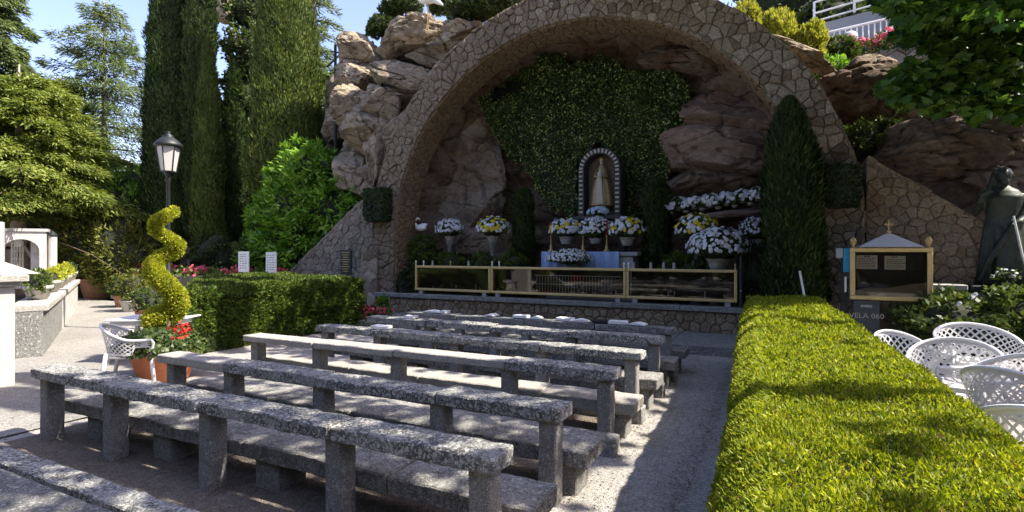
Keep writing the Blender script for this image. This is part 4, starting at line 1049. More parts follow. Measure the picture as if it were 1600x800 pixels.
obj('prop', MB().tube((.26, -.62, .1), (.02, -.55, 1.55), .02), M['whitepaint'], [o for o in C.objects if o.name.startswith('cypress_tree')][-1])
# dark creepers right of the cases
p = onY(1188, 430, 12.2); bush('dark trailing plant between the right case and the big cypress', (p[0], 12.6, .3), [(0, 0, 1.0, .45, .3, .8), (.1, 0, .4, .5, .3, .5)], 5000, .08, .04, 'wirebasket', name='trailing_plant', cat='plant')
p = onY(632, 425, 12.0); bush('dark ivy clump at the foot of the left arch leg', (p[0], 12.0, .2), [(0, 0, .6, .22, .16, .55)], 2200, .07, .04, 'wirebasket', name='trailing_plant', cat='plant')
for u, v0, v1, hw, lab in ((592, 296, 345, 15, 'dark hanging ivy basket fixed on the left leg of the arch'), (1317, 262, 322, 25, 'dark square ivy basket fixed on the right leg of the arch')):
    a, b, cc = onY(u - hw, v1, YA - .2), onY(u + hw, v0, YA - .2), onY(u, v0, YA - .2); w_ = (b[0] - a[0]) / 2; h_ = (cc[2] - a[2]) / 2
    T = thing('hanging_basket', lab, 'hanging basket', ((a[0] + b[0]) / 2, YA - .24, a[2]))
    n = 9000; Q = RNG.uniform(-1, 1, (n, 3)); ax = RNG.integers(0, 3, n); Q[np.arange(n), ax] = np.sign(Q[np.arange(n), ax]) * RNG.uniform(.9, 1.06, n); nn = np.zeros((n, 3)); nn[np.arange(n), ax] = np.sign(Q[np.arange(n), ax])
    P = Q * np.array([w_, .2, h_]) + np.array([0, 0, h_]); P[:, 0] *= 1 - .12 * (P[:, 2] < .3 * h_)
    obj('leaves', leaves('l', P, unit(rdir(n) + np.array([0, 0, -.3])), unit(nn + rdir(n) * .5), .055, .04), M['wirebasket'], T)
    obj('basket', MB().box((0, .02, h_), (w_ * 1.8, .36, h_ * 1.85), bevel=.05), M['darkcore'], T)
    obj('bracket', MB().tube((0, .02, 2 * h_ + .02), (0, .30, 2 * h_ + .12), .015), M['iron'], T)
# ------------------------------------------------------------------ swan and heron
def swan(label, loc, s, rz=0.0):
    T = thing('swan_planter', label, 'ornament', loc, rz)
    mb = MB(); mb.ball((0, 0, .16 * s), .2 * s, 3, (1.35, .8, .7)); mb.tube((-.1 * s, 0, .22 * s), (-.34 * s, 0, .30 * s), .12 * s, .02 * s)
    mb.path([(.2 * s, 0, .2 * s), (.30 * s, 0, .32 * s), (.28 * s, 0, .46 * s), (.20 * s, 0, .54 * s), (.12 * s, 0, .50 * s)], [.07 * s, .05 * s, .042 * s, .045 * s, .05 * s], 10); mb.ball((.12 * s, 0, .50 * s), .055 * s, 2)
    obj('body', clean(mb, .018 * s / .6), M['plumage'], T, smooth=True)
    obj('beak', MB().tube((.09 * s, 0, .48 * s), (.0, 0, .43 * s), .022 * s, .006 * s), M['pyellow'], T)
    return T
p = onY(658, 341, 12.7); swan('white swan ornament sitting on the clipped green bush', (p[0], 12.7, 2.42), .75, PI * .95)
p = onY(668, 26, 13.6)
T = thing('heron_statue', 'white heron ornament standing on the rocks above the arch', 'ornament', (p[0], 13.6, p[2] - .2), .3)
mb = MB(); mb.ball((0, 0, .75), .2, 3, (1.6, .75, .8)); mb.tube((.2, 0, .72), (.52, 0, .50), .12, .02)
mb.path([(-.22, 0, .85), (-.36, 0, 1.02), (-.26, 0, 1.2), (-.34, 0, 1.38)], [.09, .055, .045, .05], 10); mb.ball((-.36, 0, 1.40), .065, 2, (1.3, 1, 1))
obj('body', clean(mb, .02), M['plumage'], T, smooth=True)
obj('beak', MB().tube((-.42, 0, 1.40), (-.62, 0, 1.36), .02, .004), M['pyellow'], T)
for s in (-1, 1): obj('leg', MB().path([(s * .0, s * .06, .62), (.03, s * .06, .3), (0, s * .06, -.2)], .014, 6), M['goldpaint'], T)
# ------------------------------------------------------------------ bushes on top of the arch
def top(u, v, Y): return onY(u, v, Y)
for k, (u, v, Y, r, lab, mt) in enumerate([(625, 4, 15.4, .6, 'dark bush on the crest left of the heron', 'shrub'), (742, 0, 13.6, .7, 'dark rounded bush on top of the arch right of the heron', 'shrub'), (775, 0, 13.9, .8, 'dark bush partly out of frame above the arch shoulder', 'shrub'),
        (598, 40, 15.0, .45, 'sparse bush on the outcrop against the sky', 'shrub'), (700, 0, 15.2, .5, 'dark bush just behind the heron ornament', 'shrub')]):
    p = top(u, v, Y); bush(lab, (p[0], Y, p[2] - r * .7), [(0, 0, r * .7, r, r, r * .7), (-r * .7, 0, r * .4, r * .7, r * .7, r * .5), (r * .7, .1, r * .5, r * .7, r * .7, r * .5)], 5000, .11, .05, mt)
p = onY(1218, 38, 16); bush('golden conifer left of two on top of the arch haunch', (p[0], 16, p[2] - .8), [(0, 0, .5, .42, .42, .62), (-.2, 0, .8, .26, .26, .4)], 9000, .10, .03, 'gold_conifer', name='golden_conifer', group='golden conifers on top', up=1.0)
p = onY(1266, 55, 16); bush('golden conifer right of two on top of the arch haunch', (p[0], 16, p[2] - .6), [(0, 0, .4, .36, .36, .5), (.1, 0, .6, .26, .26, .35)], 7000, .10, .03, 'gold_conifer', name='golden_conifer', group='golden conifers on top', up=1.0)
p = onY(1165, 8, 15); bush('golden conifer tip just above the crown of the arch', (p[0], 15, p[2] - .7), [(0, 0, .35, .35, .35, .4)], 3500, .10, .03, 'gold_conifer', name='golden_conifer', up=1.0)
bpx('sunlit pale rock edge under the golden conifers', 1230, 84, 14.2, 1.3, .22, .7, 71, M['rock'], (0, .50, 0))
# ------------------------------------------------------------------ upper terrace at the right
TY = 22.0
a, b = onY(1262, 95, TY), onY(1480, 80, TY)
def tz(v, u=1330, Y=TY): return onY(u, v, Y)[2]
zt = tz(90)
mb = MB(); mb.span((a[0] - 6, TY + .4, zt - .6), (b[0] + 16, TY + 30, zt - .02)); struct('terrace', mb, M['earth'])
TW = thing('rubble_wall', 'rough stone retaining wall below the upper terrace fence', 'wall', (a[0], TY - .3, 0))
wp = [(a[0] + .1, tz(130)), (b[0] + 3, tz(142)), (b[0] + 3, zt), (a[0] + .1, zt)]
obj('mortar_core', MB().prism(wp, TY - .3, TY + .4), M['mortar'], TW, world=True)
lay(TW, cells(wp, .42, 1.2), lambda x, z, d: (x, TY - .3 - d, z), M['greywall'], .02, .07)
def fence(label, x0, x1, y, z0, h, slope, vert, posts, group=None, rails=(1.0, .0)):
    T = thing('railing', label, 'railing', (x0, y, z0), group=group)
    def zz(x): return z0 + (x - x0) * slope
    for r in rails:
        obj('rail', MB().tube((x0, y, zz(x0) + h * r + .04), (x1, y, zz(x1) + h * r + .04), .045, n=8), M['whitepaint'], T, world=True)
    x = x0
    while x <= x1 + .01:
        obj('post', MB().span((x - .05, y - .05, zz(x)), (x + .05, y + .05, zz(x) + h + .05)), M['whitepaint'], T, world=True); x += posts
    if vert:
        x = x0 + vert
        while x < x1:
            obj('baluster', MB().tube((x, y, zz(x) + .05), (x, y, zz(x) + h), .022, n=6), M['whitepaint'], T, world=True); x += vert
    return T
f0, f1 = onY(1286, 86, TY), onY(1382, 60, TY)
fence('lower white railing with upright bars beside the globe lamp on the terrace', f0[0], f0[0] + 5.5, TY, f0[2], .72, .085, .17, 2.2)
G0, G1 = onY(1272, 38, 29), onY(1385, 22, 29)
T = thing('concrete_wall', 'dark grey retaining wall between the two white railings', 'wall', (G0[0], 29, 0))
obj('wall_face', MB().prism([(G0[0], zt - 1), (G0[0] + 14, zt - 1), (G0[0] + 14, G0[2] + 1.5), (G0[0], G0[2] - .05)], 29, 29.4), M['greyslab'], T, world=True)
fence('upper white railing with two rails against the dark trees', G0[0], G0[0] + 7, 28.9, G0[2], .95, .13, 0, 1.6, rails=(1.0, .45, .05))
p = onY(1328, 85, TY - .1)
T = thing('globe_lamp', 'white globe lamp on a short white post at the lower railing', 'lamp', (p[0], TY - .15, p[2] - .2))
obj('post', MB().tube((0, 0, -.1), (0, 0, .55), .05), M['whitepaint'], T); obj('globe', MB().ball((0, 0, .75), .24, 3), M['lampglass'], T, smooth=True)
p = onY(1296, 68, TY + 3); T = thing('floodlight', 'small white floodlight box on the grey wall', 'lamp', (p[0], TY + 3, p[2])); obj('box', MB().box((0, 0, 0), (.5, .3, .42), bevel=.03), M['whitepaint'], T); obj('bracket', MB().tube((0, 0, -.5), (0, 0, -.2), .04), M['whitepaint'], T)
# red and pink flowers along the terrace edge
n = 1500; xs_ = RNG.uniform(f0[0], f0[0] + 9, n); P = np.c_[xs_, TY - .35 + RNG.normal(0, .15, n), zt + .28 + .07 * (xs_ - f0[0]) + RNG.normal(0, .12, n)]
T = thing('flower_bed', 'strip of red and pink flowers along the terrace edge under the railing', 'flower bed', (f0[0], TY - .35, zt))
off = np.array([f0[0], TY - .35, zt])
rb_ = obj('red_blooms', leaves('b', P[:420] - off, rdir(420), unit(rdir(420) + np.array([0, -1, .5])), .15, .15, 'daisy'), M['ppink'], T); rb_['kind'] = 'stuff'
k = 3500; xs_ = RNG.uniform(f0[0], f0[0] + 9, k); P = np.c_[xs_, TY - .3 + RNG.normal(0, .2, k), zt + .1 + .07 * (xs_ - f0[0]) + RNG.normal(0, .16, k)]
obj('leaves', leaves('l', P - off, rdir(k), rdir(k), .14, .08), M['shrub'], T)
# slope plants
for u, v, Y, r, lab, mt in ((1300, 118, 15.5, .6, 'bright leafed climber beside the arch haunch on the slope', 'laurel'), (1345, 222, 13.6, .55, 'leafy plant on the slope just right of the arch shoulder', 'shrub'), (1385, 215, 13.8, .45, 'grey green plant on the dark slope', 'shrub'),
        (1440, 225, 14.0, .65, 'dark round shrub on the slope above the right buttress wall', 'wirebasket'), (1500, 130, 19, 1.2, 'dark shrub on the right slope under the maple', 'shrub'), (1300, 80, 17, .5, 'small plant at the rock edge below the lower railing', 'shrub'), (1580, 250, 14.6, .7, 'grey green shrub behind the bronze statue', 'shrub')):
    p = onY(u, v, Y); bush(lab, (p[0], Y, p[2] - r * .5), [(0, 0, r * .5, r, r, r * .75), (r * .6, 0, r * .3, r * .6, r * .6, r * .5), (-r * .6, 0, r * .2, r * .6, r * .6, r * .5)], 3500, .12, .055, mt, name='slope_shrub')
def atop(u, v, Y, r, n, lab, mt='woods', cat='tree'):
    p = onY(u, v, Y); T = thing('background_tree', lab, cat, (p[0], Y, p[2] - 2 * r), group='trees beyond the terrace')
    bl = [(0, 0, 2 * r, r, r, r), (-r * .7, 0, 1.6 * r, r * .7, r * .7, r * .8), (r * .7, .2, 1.5 * r, r * .7, r * .7, r * .8), (0, .3, 2.8 * r, r * .6, r * .6, r * .7)]
    bushmesh('crown', None, bl, n, .4, .22, M[mt], T); obj('branches', core(bl, .7), M['darkcore'], T, smooth=True); obj('trunk', MB().tube((0, 0, -1.5), (0, 0, 2 * r), .3, .15), M['bark'], T)
for q in [(1235, 12, 34, 3.0, 5000, 'dark tree far behind the golden conifers'), (1330, -5, 36, 3.5, 6000, 'dark tree behind the upper white railing'), (1440, 10, 36, 4.0, 6000, 'dark tree behind the upper railing, partly hidden by maple leaves'), (1560, 40, 34, 5.0, 7000, 'dark tree at the right edge beyond the slope'), (1300, 28, 31, 1.2, 2500, 'low dark tree left of the upper railing'), (1500, 90, 27, 3.0, 5000, 'dark tree low on the right beyond the slope')]: atop(*q)
T = thing('house', 'dark roofed building edge showing between the golden conifers and the upper railing', 'house', (onY(1230, 20, 38)[0], 38, 10))
a = onY(1215, 30, 38); obj('roof', MB().prism([(a[0], a[2]), (a[0] + 7, a[2] - 1), (a[0] + 7, a[2] + 2.5)], 38, 44), M['oldpot'], T, world=True); obj('wall', MB().span((a[0] + .6, 38.3, a[2] - 6), (a[0] + 6.8, 43.5, a[2] - .9)), M['greyslab'], T, world=True)
# ------------------------------------------------------------------ the clipped hedges
def hedge(label, corners, h, n, L, W, mat, name='hedge', near=None, bumpy=.05, wob=0.04, rnd_=.14, up=.5):
    """corners counter-clockwise; leaves over the top and the sides, rounded upper edge"""
    T = thing(name, label, 'hedge', (corners[0][0], corners[0][1], 0)); K = len(corners)
    P_ = np.array(corners, float); cen = P_.mean(0)
    e = [np.hypot(*(P_[(i + 1) % K] - P_[i])) for i in range(K)]; per = sum(e)
    tri = [(cen, P_[i], P_[(i + 1) % K]) for i in range(K)]; ta = [abs(np.cross(t[1] - t[0], t[2] - t[0])) / 2 for t in tri]; At = sum(ta)
    nt_ = int(n * At / (At + per * h * (.75 if near is None else 1.0))); ns = n - nt_
    w3 = RNG.choice(K, nt_, p=np.array(ta) / At); r1, r2 = RNG.random(nt_), RNG.random(nt_); fl = r1 + r2 > 1; r1[fl], r2[fl] = 1 - r1[fl], 1 - r2[fl]
    Tt = np.array([[*t] for t in tri]); top_ = Tt[w3, 0] + (Tt[w3, 1] - Tt[w3, 0]) * r1[:, None] + (Tt[w3, 2] - Tt[w3, 0]) * r2[:, None]
    if near is not None:   # more and finer sprays where the hedge comes close
        dist = np.hypot(top_[:, 0], top_[:, 1]) + .8
        kp = RNG.random(nt_) < np.clip((near / dist) ** 1.1, .10, 1); top_ = top_[kp]; nt_ = len(top_)
    def inset(p):   # distance to the nearest edge
        dm = np.full(len(p), 9.0)
        for i in range(K):
            a, b = P_[i], P_[(i + 1) % K]; nn = np.array([-(b - a)[1], (b - a)[0]]) / e[i]; dm = np.minimum(dm, (p - a) @ nn)
        return dm
    dm = np.maximum(inset(top_), 0)
    zt_ = h - rnd_ * np.clip(1 - dm / rnd_, 0, 1) ** 2 * .9
    Pt = np.c_[top_, zt_]; Nt = np.tile([0, 0, 1.0], (nt_, 1))
    we = RNG.choice(K, ns, p=np.array(e) / per); s = RNG.random(ns); a = P_[we]; b = P_[(we + 1) % K]; nn = np.c_[(b - a)[:, 1], -(b - a)[:, 0]] / np.array(e)[we][:, None]
    z = RNG.random(ns) ** .8 * h; q = a + (b - a) * s[:, None] - nn * (rnd_ * np.clip((z - h + rnd_) / rnd_, 0, 1) ** 2 * .9)[:, None]
    Ps = np.c_[q, z]; Ns = np.c_[nn, np.zeros(ns)]
    P = np.r_[Pt, Ps]; Nn = np.r_[Nt, Ns]; m = len(P)
    P += Nn * (bumpy * lump(P, 3.1, 2) + bumpy * .7 * lump(P, 8.3, 5) - np.abs(RNG.normal(0, .03, m)))[:, None]
    dist = np.hypot(P[:, 0], P[:, 1]); sc_ = np.clip(dist / 5.0, .62, 1.5) if near is not None else np.ones(m)
    D = unit(Nn * .75 + rdir(m) * .75 + np.array([0, 0, up])); N2 = unit(Nn * .5 + rdir(m) * .8)
    P = P - np.array([corners[0][0], corners[0][1], 0])
    obj('foliage', leaves('f', P, D, N2, L * sc_ * RNG.uniform(.6, 1.3, m), W * sc_ * RNG.uniform(.7, 1.2, m)), M[mat], T)
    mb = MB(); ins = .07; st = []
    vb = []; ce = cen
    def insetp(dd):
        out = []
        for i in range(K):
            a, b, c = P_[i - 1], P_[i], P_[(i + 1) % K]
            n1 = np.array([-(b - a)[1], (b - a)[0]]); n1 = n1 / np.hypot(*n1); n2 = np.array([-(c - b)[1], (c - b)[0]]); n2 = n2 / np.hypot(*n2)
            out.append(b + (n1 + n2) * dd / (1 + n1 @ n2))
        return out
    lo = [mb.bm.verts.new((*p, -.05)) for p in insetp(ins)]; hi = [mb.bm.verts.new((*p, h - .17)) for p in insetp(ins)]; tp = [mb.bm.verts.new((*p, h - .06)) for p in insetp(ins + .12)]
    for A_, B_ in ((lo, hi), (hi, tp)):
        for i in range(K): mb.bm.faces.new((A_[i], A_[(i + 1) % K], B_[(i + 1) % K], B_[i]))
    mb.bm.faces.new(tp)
    obj('branches', mb, M['darkcore'], T, world=True)  # solid dark core filling the hedge under its leaves
    return T
hedge('long low clipped yellow green hedge running along the right of the aisle', [(-.17, .95), (.98, .95), (.60, 9.7), (-.48, 9.7)], 1.10, 860000, .040, .014, 'hedge', near=2.6, bumpy=.040, up=.12)
hedge('dark clipped box hedge left of the pews', [(-9.3, 5.9), (-9.3, 10.3), (-14.2, 10.8), (-13.1, 8.35)], 1.16, 75000, .085, .045, 'box', bumpy=.06)
# ------------------------------------------------------------------ notice board
def cornerbox(T, name, a, b, mat, bev=.0): return obj(name, MB().span(a, b, bev), M[mat], T)
p = onY(1392, 430, 11.0); bw, z0, z1 = .70, 1.0, 1.90
a_, b_ = onY(1328, 430, 11.0), onY(1457, 430, 11.0); bw = (b_[0] - a_[0]) / 2; bx = (a_[0] + b_[0]) / 2
z0, z1 = onY(1392, 470, 11.0)[2], onY(1392, 387, 11.0)[2]
T = thing('notice_board', 'gilded framed notice board with a small peaked roof and cross', 'notice board', (bx, 11.0, 0))
fr = .075
cornerbox(T, 'back_panel', (-bw + .03, .06, z0 + .03), (bw - .03, .12, z1 - .03), 'black')
cornerbox(T, 'top_frame', (-bw, -.06, z1 - fr), (bw, .1, z1), 'gold', .012); cornerbox(T, 'bottom_frame', (-bw, -.06, z0), (bw, .1, z0 + fr), 'gold', .012)
for s in (-1, 1):
    cornerbox(T, 'side_frame', (min(s * bw, s * (bw - fr)), -.058, z0 + fr), (max(s * bw, s * (bw - fr)), .098, z1 - fr), 'gold', .012)
    obj('finial', MB().lathe([(.03, 0), (.02, .03), (.045, .08), (.055, .12), (.03, .17), (.0, .185)], (s * (bw - .05), .0, z1 + .002), 12), M['goldpaint'], T, smooth=True)
cornerbox(T, 'pane', (-bw + fr, -.03, z0 + fr), (bw - fr, -.026, z1 - fr), 'glass')
mb = MB(); rz0, rz1 = z1 + .012, onY(1386, 363, 11.0)[2]
q = [mb.bm.verts.new(v) for v in ((-bw + .12, -.10, rz0), (bw - .12, -.10, rz0), (bw - .12, .34, rz0), (-bw + .12, .34, rz0), (0, .12, rz1))]
for f in ((0, 1, 4), (1, 2, 4), (2, 3, 4), (3, 0, 4), (3, 2, 1, 0)): mb.bm.faces.new([q[i] for i in f])
obj('roof', mb, M['rooftin'], T)
mb = MB(); mb.box((0, .12, rz1 + .10), (.022, .02, .24)); mb.box((0, .12, rz1 + .14), (.13, .018, .022)); mb.ball((0, .12, rz1 + .01), .035, 2); obj('cross', mb, M['goldpaint'], T)
for u0, u1, v0, v1, rows in ((1338, 1371, 399, 420, 7), (1382, 1415, 400, 421, 6)):
    a, b = onY(u0, v1, 11.05), onY(u1, v0, 11.05)
    pt = obj('paper', MB().span((a[0] - bx, .045, a[2]), (b[0] - bx, .052, b[2])), M['paper'], T)
    mb = MB(); rnd = random.Random(u0)
    for r in range(rows):
        zz = b[2] - (b[2] - a[2]) * (r + .9) / (rows + .9); x = a[0] - bx + .03 + (0.08 if r == 0 else 0)
        while x < b[0] - bx - .05 - (0.08 if r == 0 else 0):
            l = rnd.uniform(.012, .045); mb.span((x, .0425, zz), (x + l, .0445, zz + .012 + .008 * (r == 0))); x += l + .012
    obj('printed_lines', mb, M['ink'], pt)
# beige drape standing for ground reflected low in the glass, rising to the right
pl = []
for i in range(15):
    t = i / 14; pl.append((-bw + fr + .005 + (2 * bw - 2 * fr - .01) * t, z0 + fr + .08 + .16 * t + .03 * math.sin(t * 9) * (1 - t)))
obj('reflection_sheet', MB().prism([(pl[0][0], z0 + fr)] + pl + [(pl[-1][0], z0 + fr)], .02, .055), M['beige'], T)
for x in (-bw + .10, bw - .20): obj('leg', MB().span((x - .045, .0, -.05), (x + .045, .09, z0 + .03)), M['wood'], T)
# dark sign under the board
p = onY(1353, 490, 11.0); a, b = onY(1333, 510, 10.92), onY(1374, 472, 10.92)
T = thing('candle_price_sign', 'dark plate under the notice board with pale painted lettering', 'sign', ((a[0] + b[0]) / 2, 10.90, 0))
w_ = (b[0] - a[0]) / 2; obj('plate', MB().span((-w_, -.02, .42), (w_, .03, z0 - .012), .004), M['slate'], T); obj('leg', MB().span((-.05, .0, -.05), (.05, .028, .418)), M['iron'], T)
o = obj('lettering', text_mesh('VELA 060', .125), M['palerim'], T); o.location = (0, -.024, onY(1353, 497, 10.9)[2])
o = obj('lettering', text_mesh('AVISO', .06), M['paper'], T); o.location = (0, -.024, onY(1353, 480, 10.9)[2])
p = onY(1319, 420, 11.1)
T = thing('sign_post', 'slim black post with a blue enamel box left of the notice board', 'post', (p[0], 11.1, 0))
obj('pole', MB().span((-.05, -.04, -.05), (.05, .04, 1.95)), M['iron'], T); zb = onY(1319, 425, 11.1)[2]
obj('blue_box', MB().span((-.02, -.08, zb), (.12, -.043, zb + .42), .01), M['skyblue'], T); obj('white_tag', MB().span((-.13, -.08, zb + .25), (-.03, -.045, zb + .42)), M['greyslab'], T); obj('white_strip', MB().span((.0, -.06, zb - .35), (.03, -.043, zb - .08)), M['whitepaint'], T)
p = onY(1480, 452, 11.3); T = thing('stone_shelf', 'short pale stone shelf right of the notice board, against the wall', 'shelf', (p[0], 11.75, 0)); sz_ = onY(1475, 445, 11.5)[2]
obj('shelf_slab', MB().box((0, 0, sz_ - .04), (.62, .62, .09), bevel=.01), M['stonepot'], T); obj('support', MB().box((0, .08, (sz_ - .09) / 2 - .03), (.42, .40, sz_ - .07)), M['brownwall'], T)
p = onY(1298, 420, 11.95)
# thin dark lamp pole at the right end of the cases
p = onY(1158, 430, AY + .1); T = thing('iron_post', 'thin dark post at the right end of the candle cases', 'post', (p[0], AY + .1, .0)); obj('pole', MB().tube((0, 0, .0), (0, 0, 1.75), .035), M['iron'], T); obj('bolt', MB().ball((0, -.04, 1.05), .02, 2), M['greyslab'], T)
# ------------------------------------------------------------------ bronze statue
p = onY(1567, 445, 12.2); sx_, sy_ = p[0], 12.2; zb = p[2]; H = onY(1560, 262, 12.2)[2] - zb
T = thing('statue_plinth', 'low dark stone plinth under the bronze statue', 'plinth', (sx_, sy_, 0)); obj('block', MB().box((0, 0, zb / 2 - .05), (.95, .9, zb - .05), bevel=.02), M['kerb'], T); obj('cap', MB().box((0, 0, zb - .05), (1.1, 1.0, .10), bevel=.015), M['iron'], T)
T = thing('bronze_statue', 'green bronze robed figure holding a staff, at the right edge of the photo', 'statue', (sx_, sy_, zb + .002))
mb = MB(); k = H / 1.95
def fd(a, z): return 1 + (.15 * math.cos(a * 7 + z * 1.5) + .07 * math.cos(a * 13 + 1)) * max(0, 1 - z / (1.3 * k))
mb.lathe([(x * k, z * k) for x, z in ((.36, 0), (.37, .05), (.33, .3), (.29, .65), (.26, .95), (.22, 1.10), (.25, 1.3), (.27, 1.45), (.20, 1.56), (.085, 1.63), (.075, 1.70))], n=64, sy=.72, fold=fd)
mb.ball((0, -.03 * k, 1.80 * k), .115 * k, 3, (.85, 1.0, 1.2)); mb.ball((0, .03 * k, 1.84 * k), .125 * k, 3, (1.0, 1, 1.05)); [mb.ball((.11 * k * math.cos(q), .03 * k + .09 * k * math.sin(q), (1.80 + .09 * math.sin(q * 2.3)) * k), .045 * k, 2) for q in np.arange(0, 6.3, .7)]; mb.path([(-.10 * k, .05, 1.78 * k), (-.15 * k, .06, 1.62 * k), (-.13 * k, .08, 1.48 * k)], [.05 * k, .06 * k, .03 * k], 8); mb.ball((0, -.10 * k, 1.71 * k), .06 * k, 2, (1, .8, 1.5)); mb.ball((0, -.145 * k, 1.80 * k), .022 * k, 2, (1, 1, 1.6))
mb.path([(-.22 * k, 0, 1.48 * k), (-.36 * k, -.02, 1.22 * k), (-.34 * k, -.18 * k, 1.38 * k), (-.30 * k, -.20 * k, 1.50 * k)], [.085 * k, .075 * k, .055 * k, .045 * k], 12)
mb.path([(.22 * k, 0, 1.48 * k), (.33 * k, -.06 * k, 1.18 * k), (.12 * k, -.26 * k, 1.02 * k), (.06 * k, -.28 * k, 1.0 * k)], [.085 * k, .075 * k, .055 * k, .045 * k], 12)
for j in range(4): mb.path([(.06 * k, -.28 * k + .0, (1.02 - j * .018) * k), (.02 * k, -.33 * k, (1.0 - j * .018) * k), (.0, -.31 * k, (.975 - j * .018) * k)], .012 * k, 6); mb.path([(-.30 * k + (j - 1.5) * .018 * k, -.20 * k, 1.52 * k), (-.30 * k + (j - 1.5) * .022 * k, -.22 * k, 1.60 * k)], .012 * k, 6)
mb.path([(.28 * k, -.18 * k, 1.35 * k), (.05 * k, -.24 * k, .95 * k), (-.25 * k, -.25 * k, .40 * k), (-.34 * k, -.15 * k, .06 * k)], [.03 * k, .05 * k, .05 * k, .04 * k], 8)
obj('figure', clean(mb, .018, 1), M['bronze'], T, smooth=True)
obj('staff', MB().path([(.03 * k, -.35 * k, 1.12 * k), (.13 * k, -.37 * k, .5 * k), (.24 * k, -.38 * k, .02)], .016, 8), M['whitepaint'], T)
obj('scroll', MB().tube((-.35 * k, -.22 * k, 1.46 * k), (-.22 * k, -.24 * k, 1.56 * k), .05 * k, n=12), M['bronze'], T)
bouquet('few white flowers at the feet of the bronze statue', 1572, 432, 11.75, .17, 'w', 12, sz=.06, cat='flowers', group='flowers near the statue')
p = onY(1530, 490, 10.4)
bush('dark green leafy bush with two white blossoms below the bronze statue', (p[0] + .3, 10.8, 0), [(-.5, 0, .6, .8, .7, .62), (.5, 0, .72, .8, .7, .62), (1.5, 0, .6, .9, .7, .65), (.2, .2, .3, 1.1, .8, .5)], 15000, .10, .07, 'shrub', name='leafy_bush')
o_ = [x for x in C.objects if x.name.startswith('leafy_bush')][-1]
P = np.array([onY(1520, 463, 10.35), onY(1524, 460, 10.33), onY(1499, 474, 10.3), onY(1517, 466, 10.35)]) - np.array(o_.location)
obj('blossoms', leaves('b', P, rdir(4), unit(np.tile([-.4, -1, .5], (4, 1)) + rdir(4) * .2), .07, .07, 'daisy'), M['pwhite'], o_)
# low green behind the chairs
bush('low hedge of broad leaves behind the white garden chairs', (4.6, 10.6, 0), [(-.6, 0, .45, .8, .6, .5), (.7, 0, .5, .9, .6, .5), (2.0, 0, .5, .9, .6, .5)], 7000, .10, .06, 'shrub', name='leafy_bush')
# ------------------------------------------------------------------ white plastic garden chairs
def band_mesh(seg=36):
    """wrap-round back and arms of a moulded armchair: lattice sheet with square openings"""
    mb = MB(); bm = mb.bm
    def pt(s, t):
        # s 0..1 round from left arm end to right arm end, t 0..1 upward
        a = math.radians(-35 + 250 * s); rx, ry = .30, .29
        x = math.cos(a) * rx; y = math.sin(a) * ry
        if s < .14: x = .295; y = -.26 + (s / .14) * (.26 + math.sin(math.radians(0)) * ry); 
        if s > .86: x = -.295; y = -.26 + ((1 - s) / .14) * .26
        c = math.sin(min(1, max(0, (s - .10) / .80)) * PI) ** 1.6
        zt_ = .66 + .20 * c; zb_ = .46 if .1 < s < .9 else .56
        z = zb_ + (zt_ - zb_) * t; flare = .06 * t * (.4 + c)
        n = Vector((x, y, 0)).normalized(); return Vector((x, y, z)) + n * flare
    nu, nv = 22, 4; vd = {}
    def vv(s, t):
        k = (round(s, 5), round(t, 5))
        if k not in vd: vd[k] = bm.verts.new(pt(min(1, max(0, s)), min(1, max(0, t))))
        return vd[k]
    # a lattice of diamonds: each diamond is a frame of four quads round an opening
    du, dv = 1.0 / nu, 1.0 / nv
    for i in range(nu):
        for j in range(nv):
            for (cx, cy) in ((i + .5, j + .5),) + (((i + 1.0, j + 1.0),) if i < nu - 1 and j < nv - 1 else ()):
                o = [(0, -.5), (.5, 0), (0, .5), (-.5, 0)]; f = .66
                O = [vv((cx + a) * du, (cy + b) * dv) for a, b in o]; I = [vv((cx + a * f) * du, (cy + b * f) * dv) for a, b in o]
                s_ = cx * du; open_ = .06 < s_ < .94
                for q in range(4): bm.faces.new((O[q], O[(q + 1) % 4], I[(q + 1) % 4], I[q]))
                if not open_: bm.faces.new(I)
    # solid bands top and bottom, closing the zigzag edge
    for t0, t1 in ((-.0, .12), (.86, 1.0)):
        for i in range(40):
            a, b = i / 40, (i + 1) / 40
            q = [bm.verts.new(pt(s, t) + Vector((0, 0, .0)) + Vector(pt(s, .5) - Vector((0, 0, .6))).normalized() * .0015) for s, t in ((a, t0), (b, t0), (b, t1), (a, t1))]; bm.faces.new(q)
    bmesh.ops.solidify(bm, geom=bm.faces[:], thickness=.006)
    # rolled rim on top and down the arm fronts
    mb.path([pt(0, .0) + Vector((0, -.02, -.05))] + [pt(0, .6) + Vector((0, -.03, 0))] + [pt(i / seg, 1.0) for i in range(seg + 1)] + [pt(1, .6) + Vector((0, -.03, 0))] + [pt(1, .0) + Vector((0, -.02, -.05))], .017, 8)
    return mb
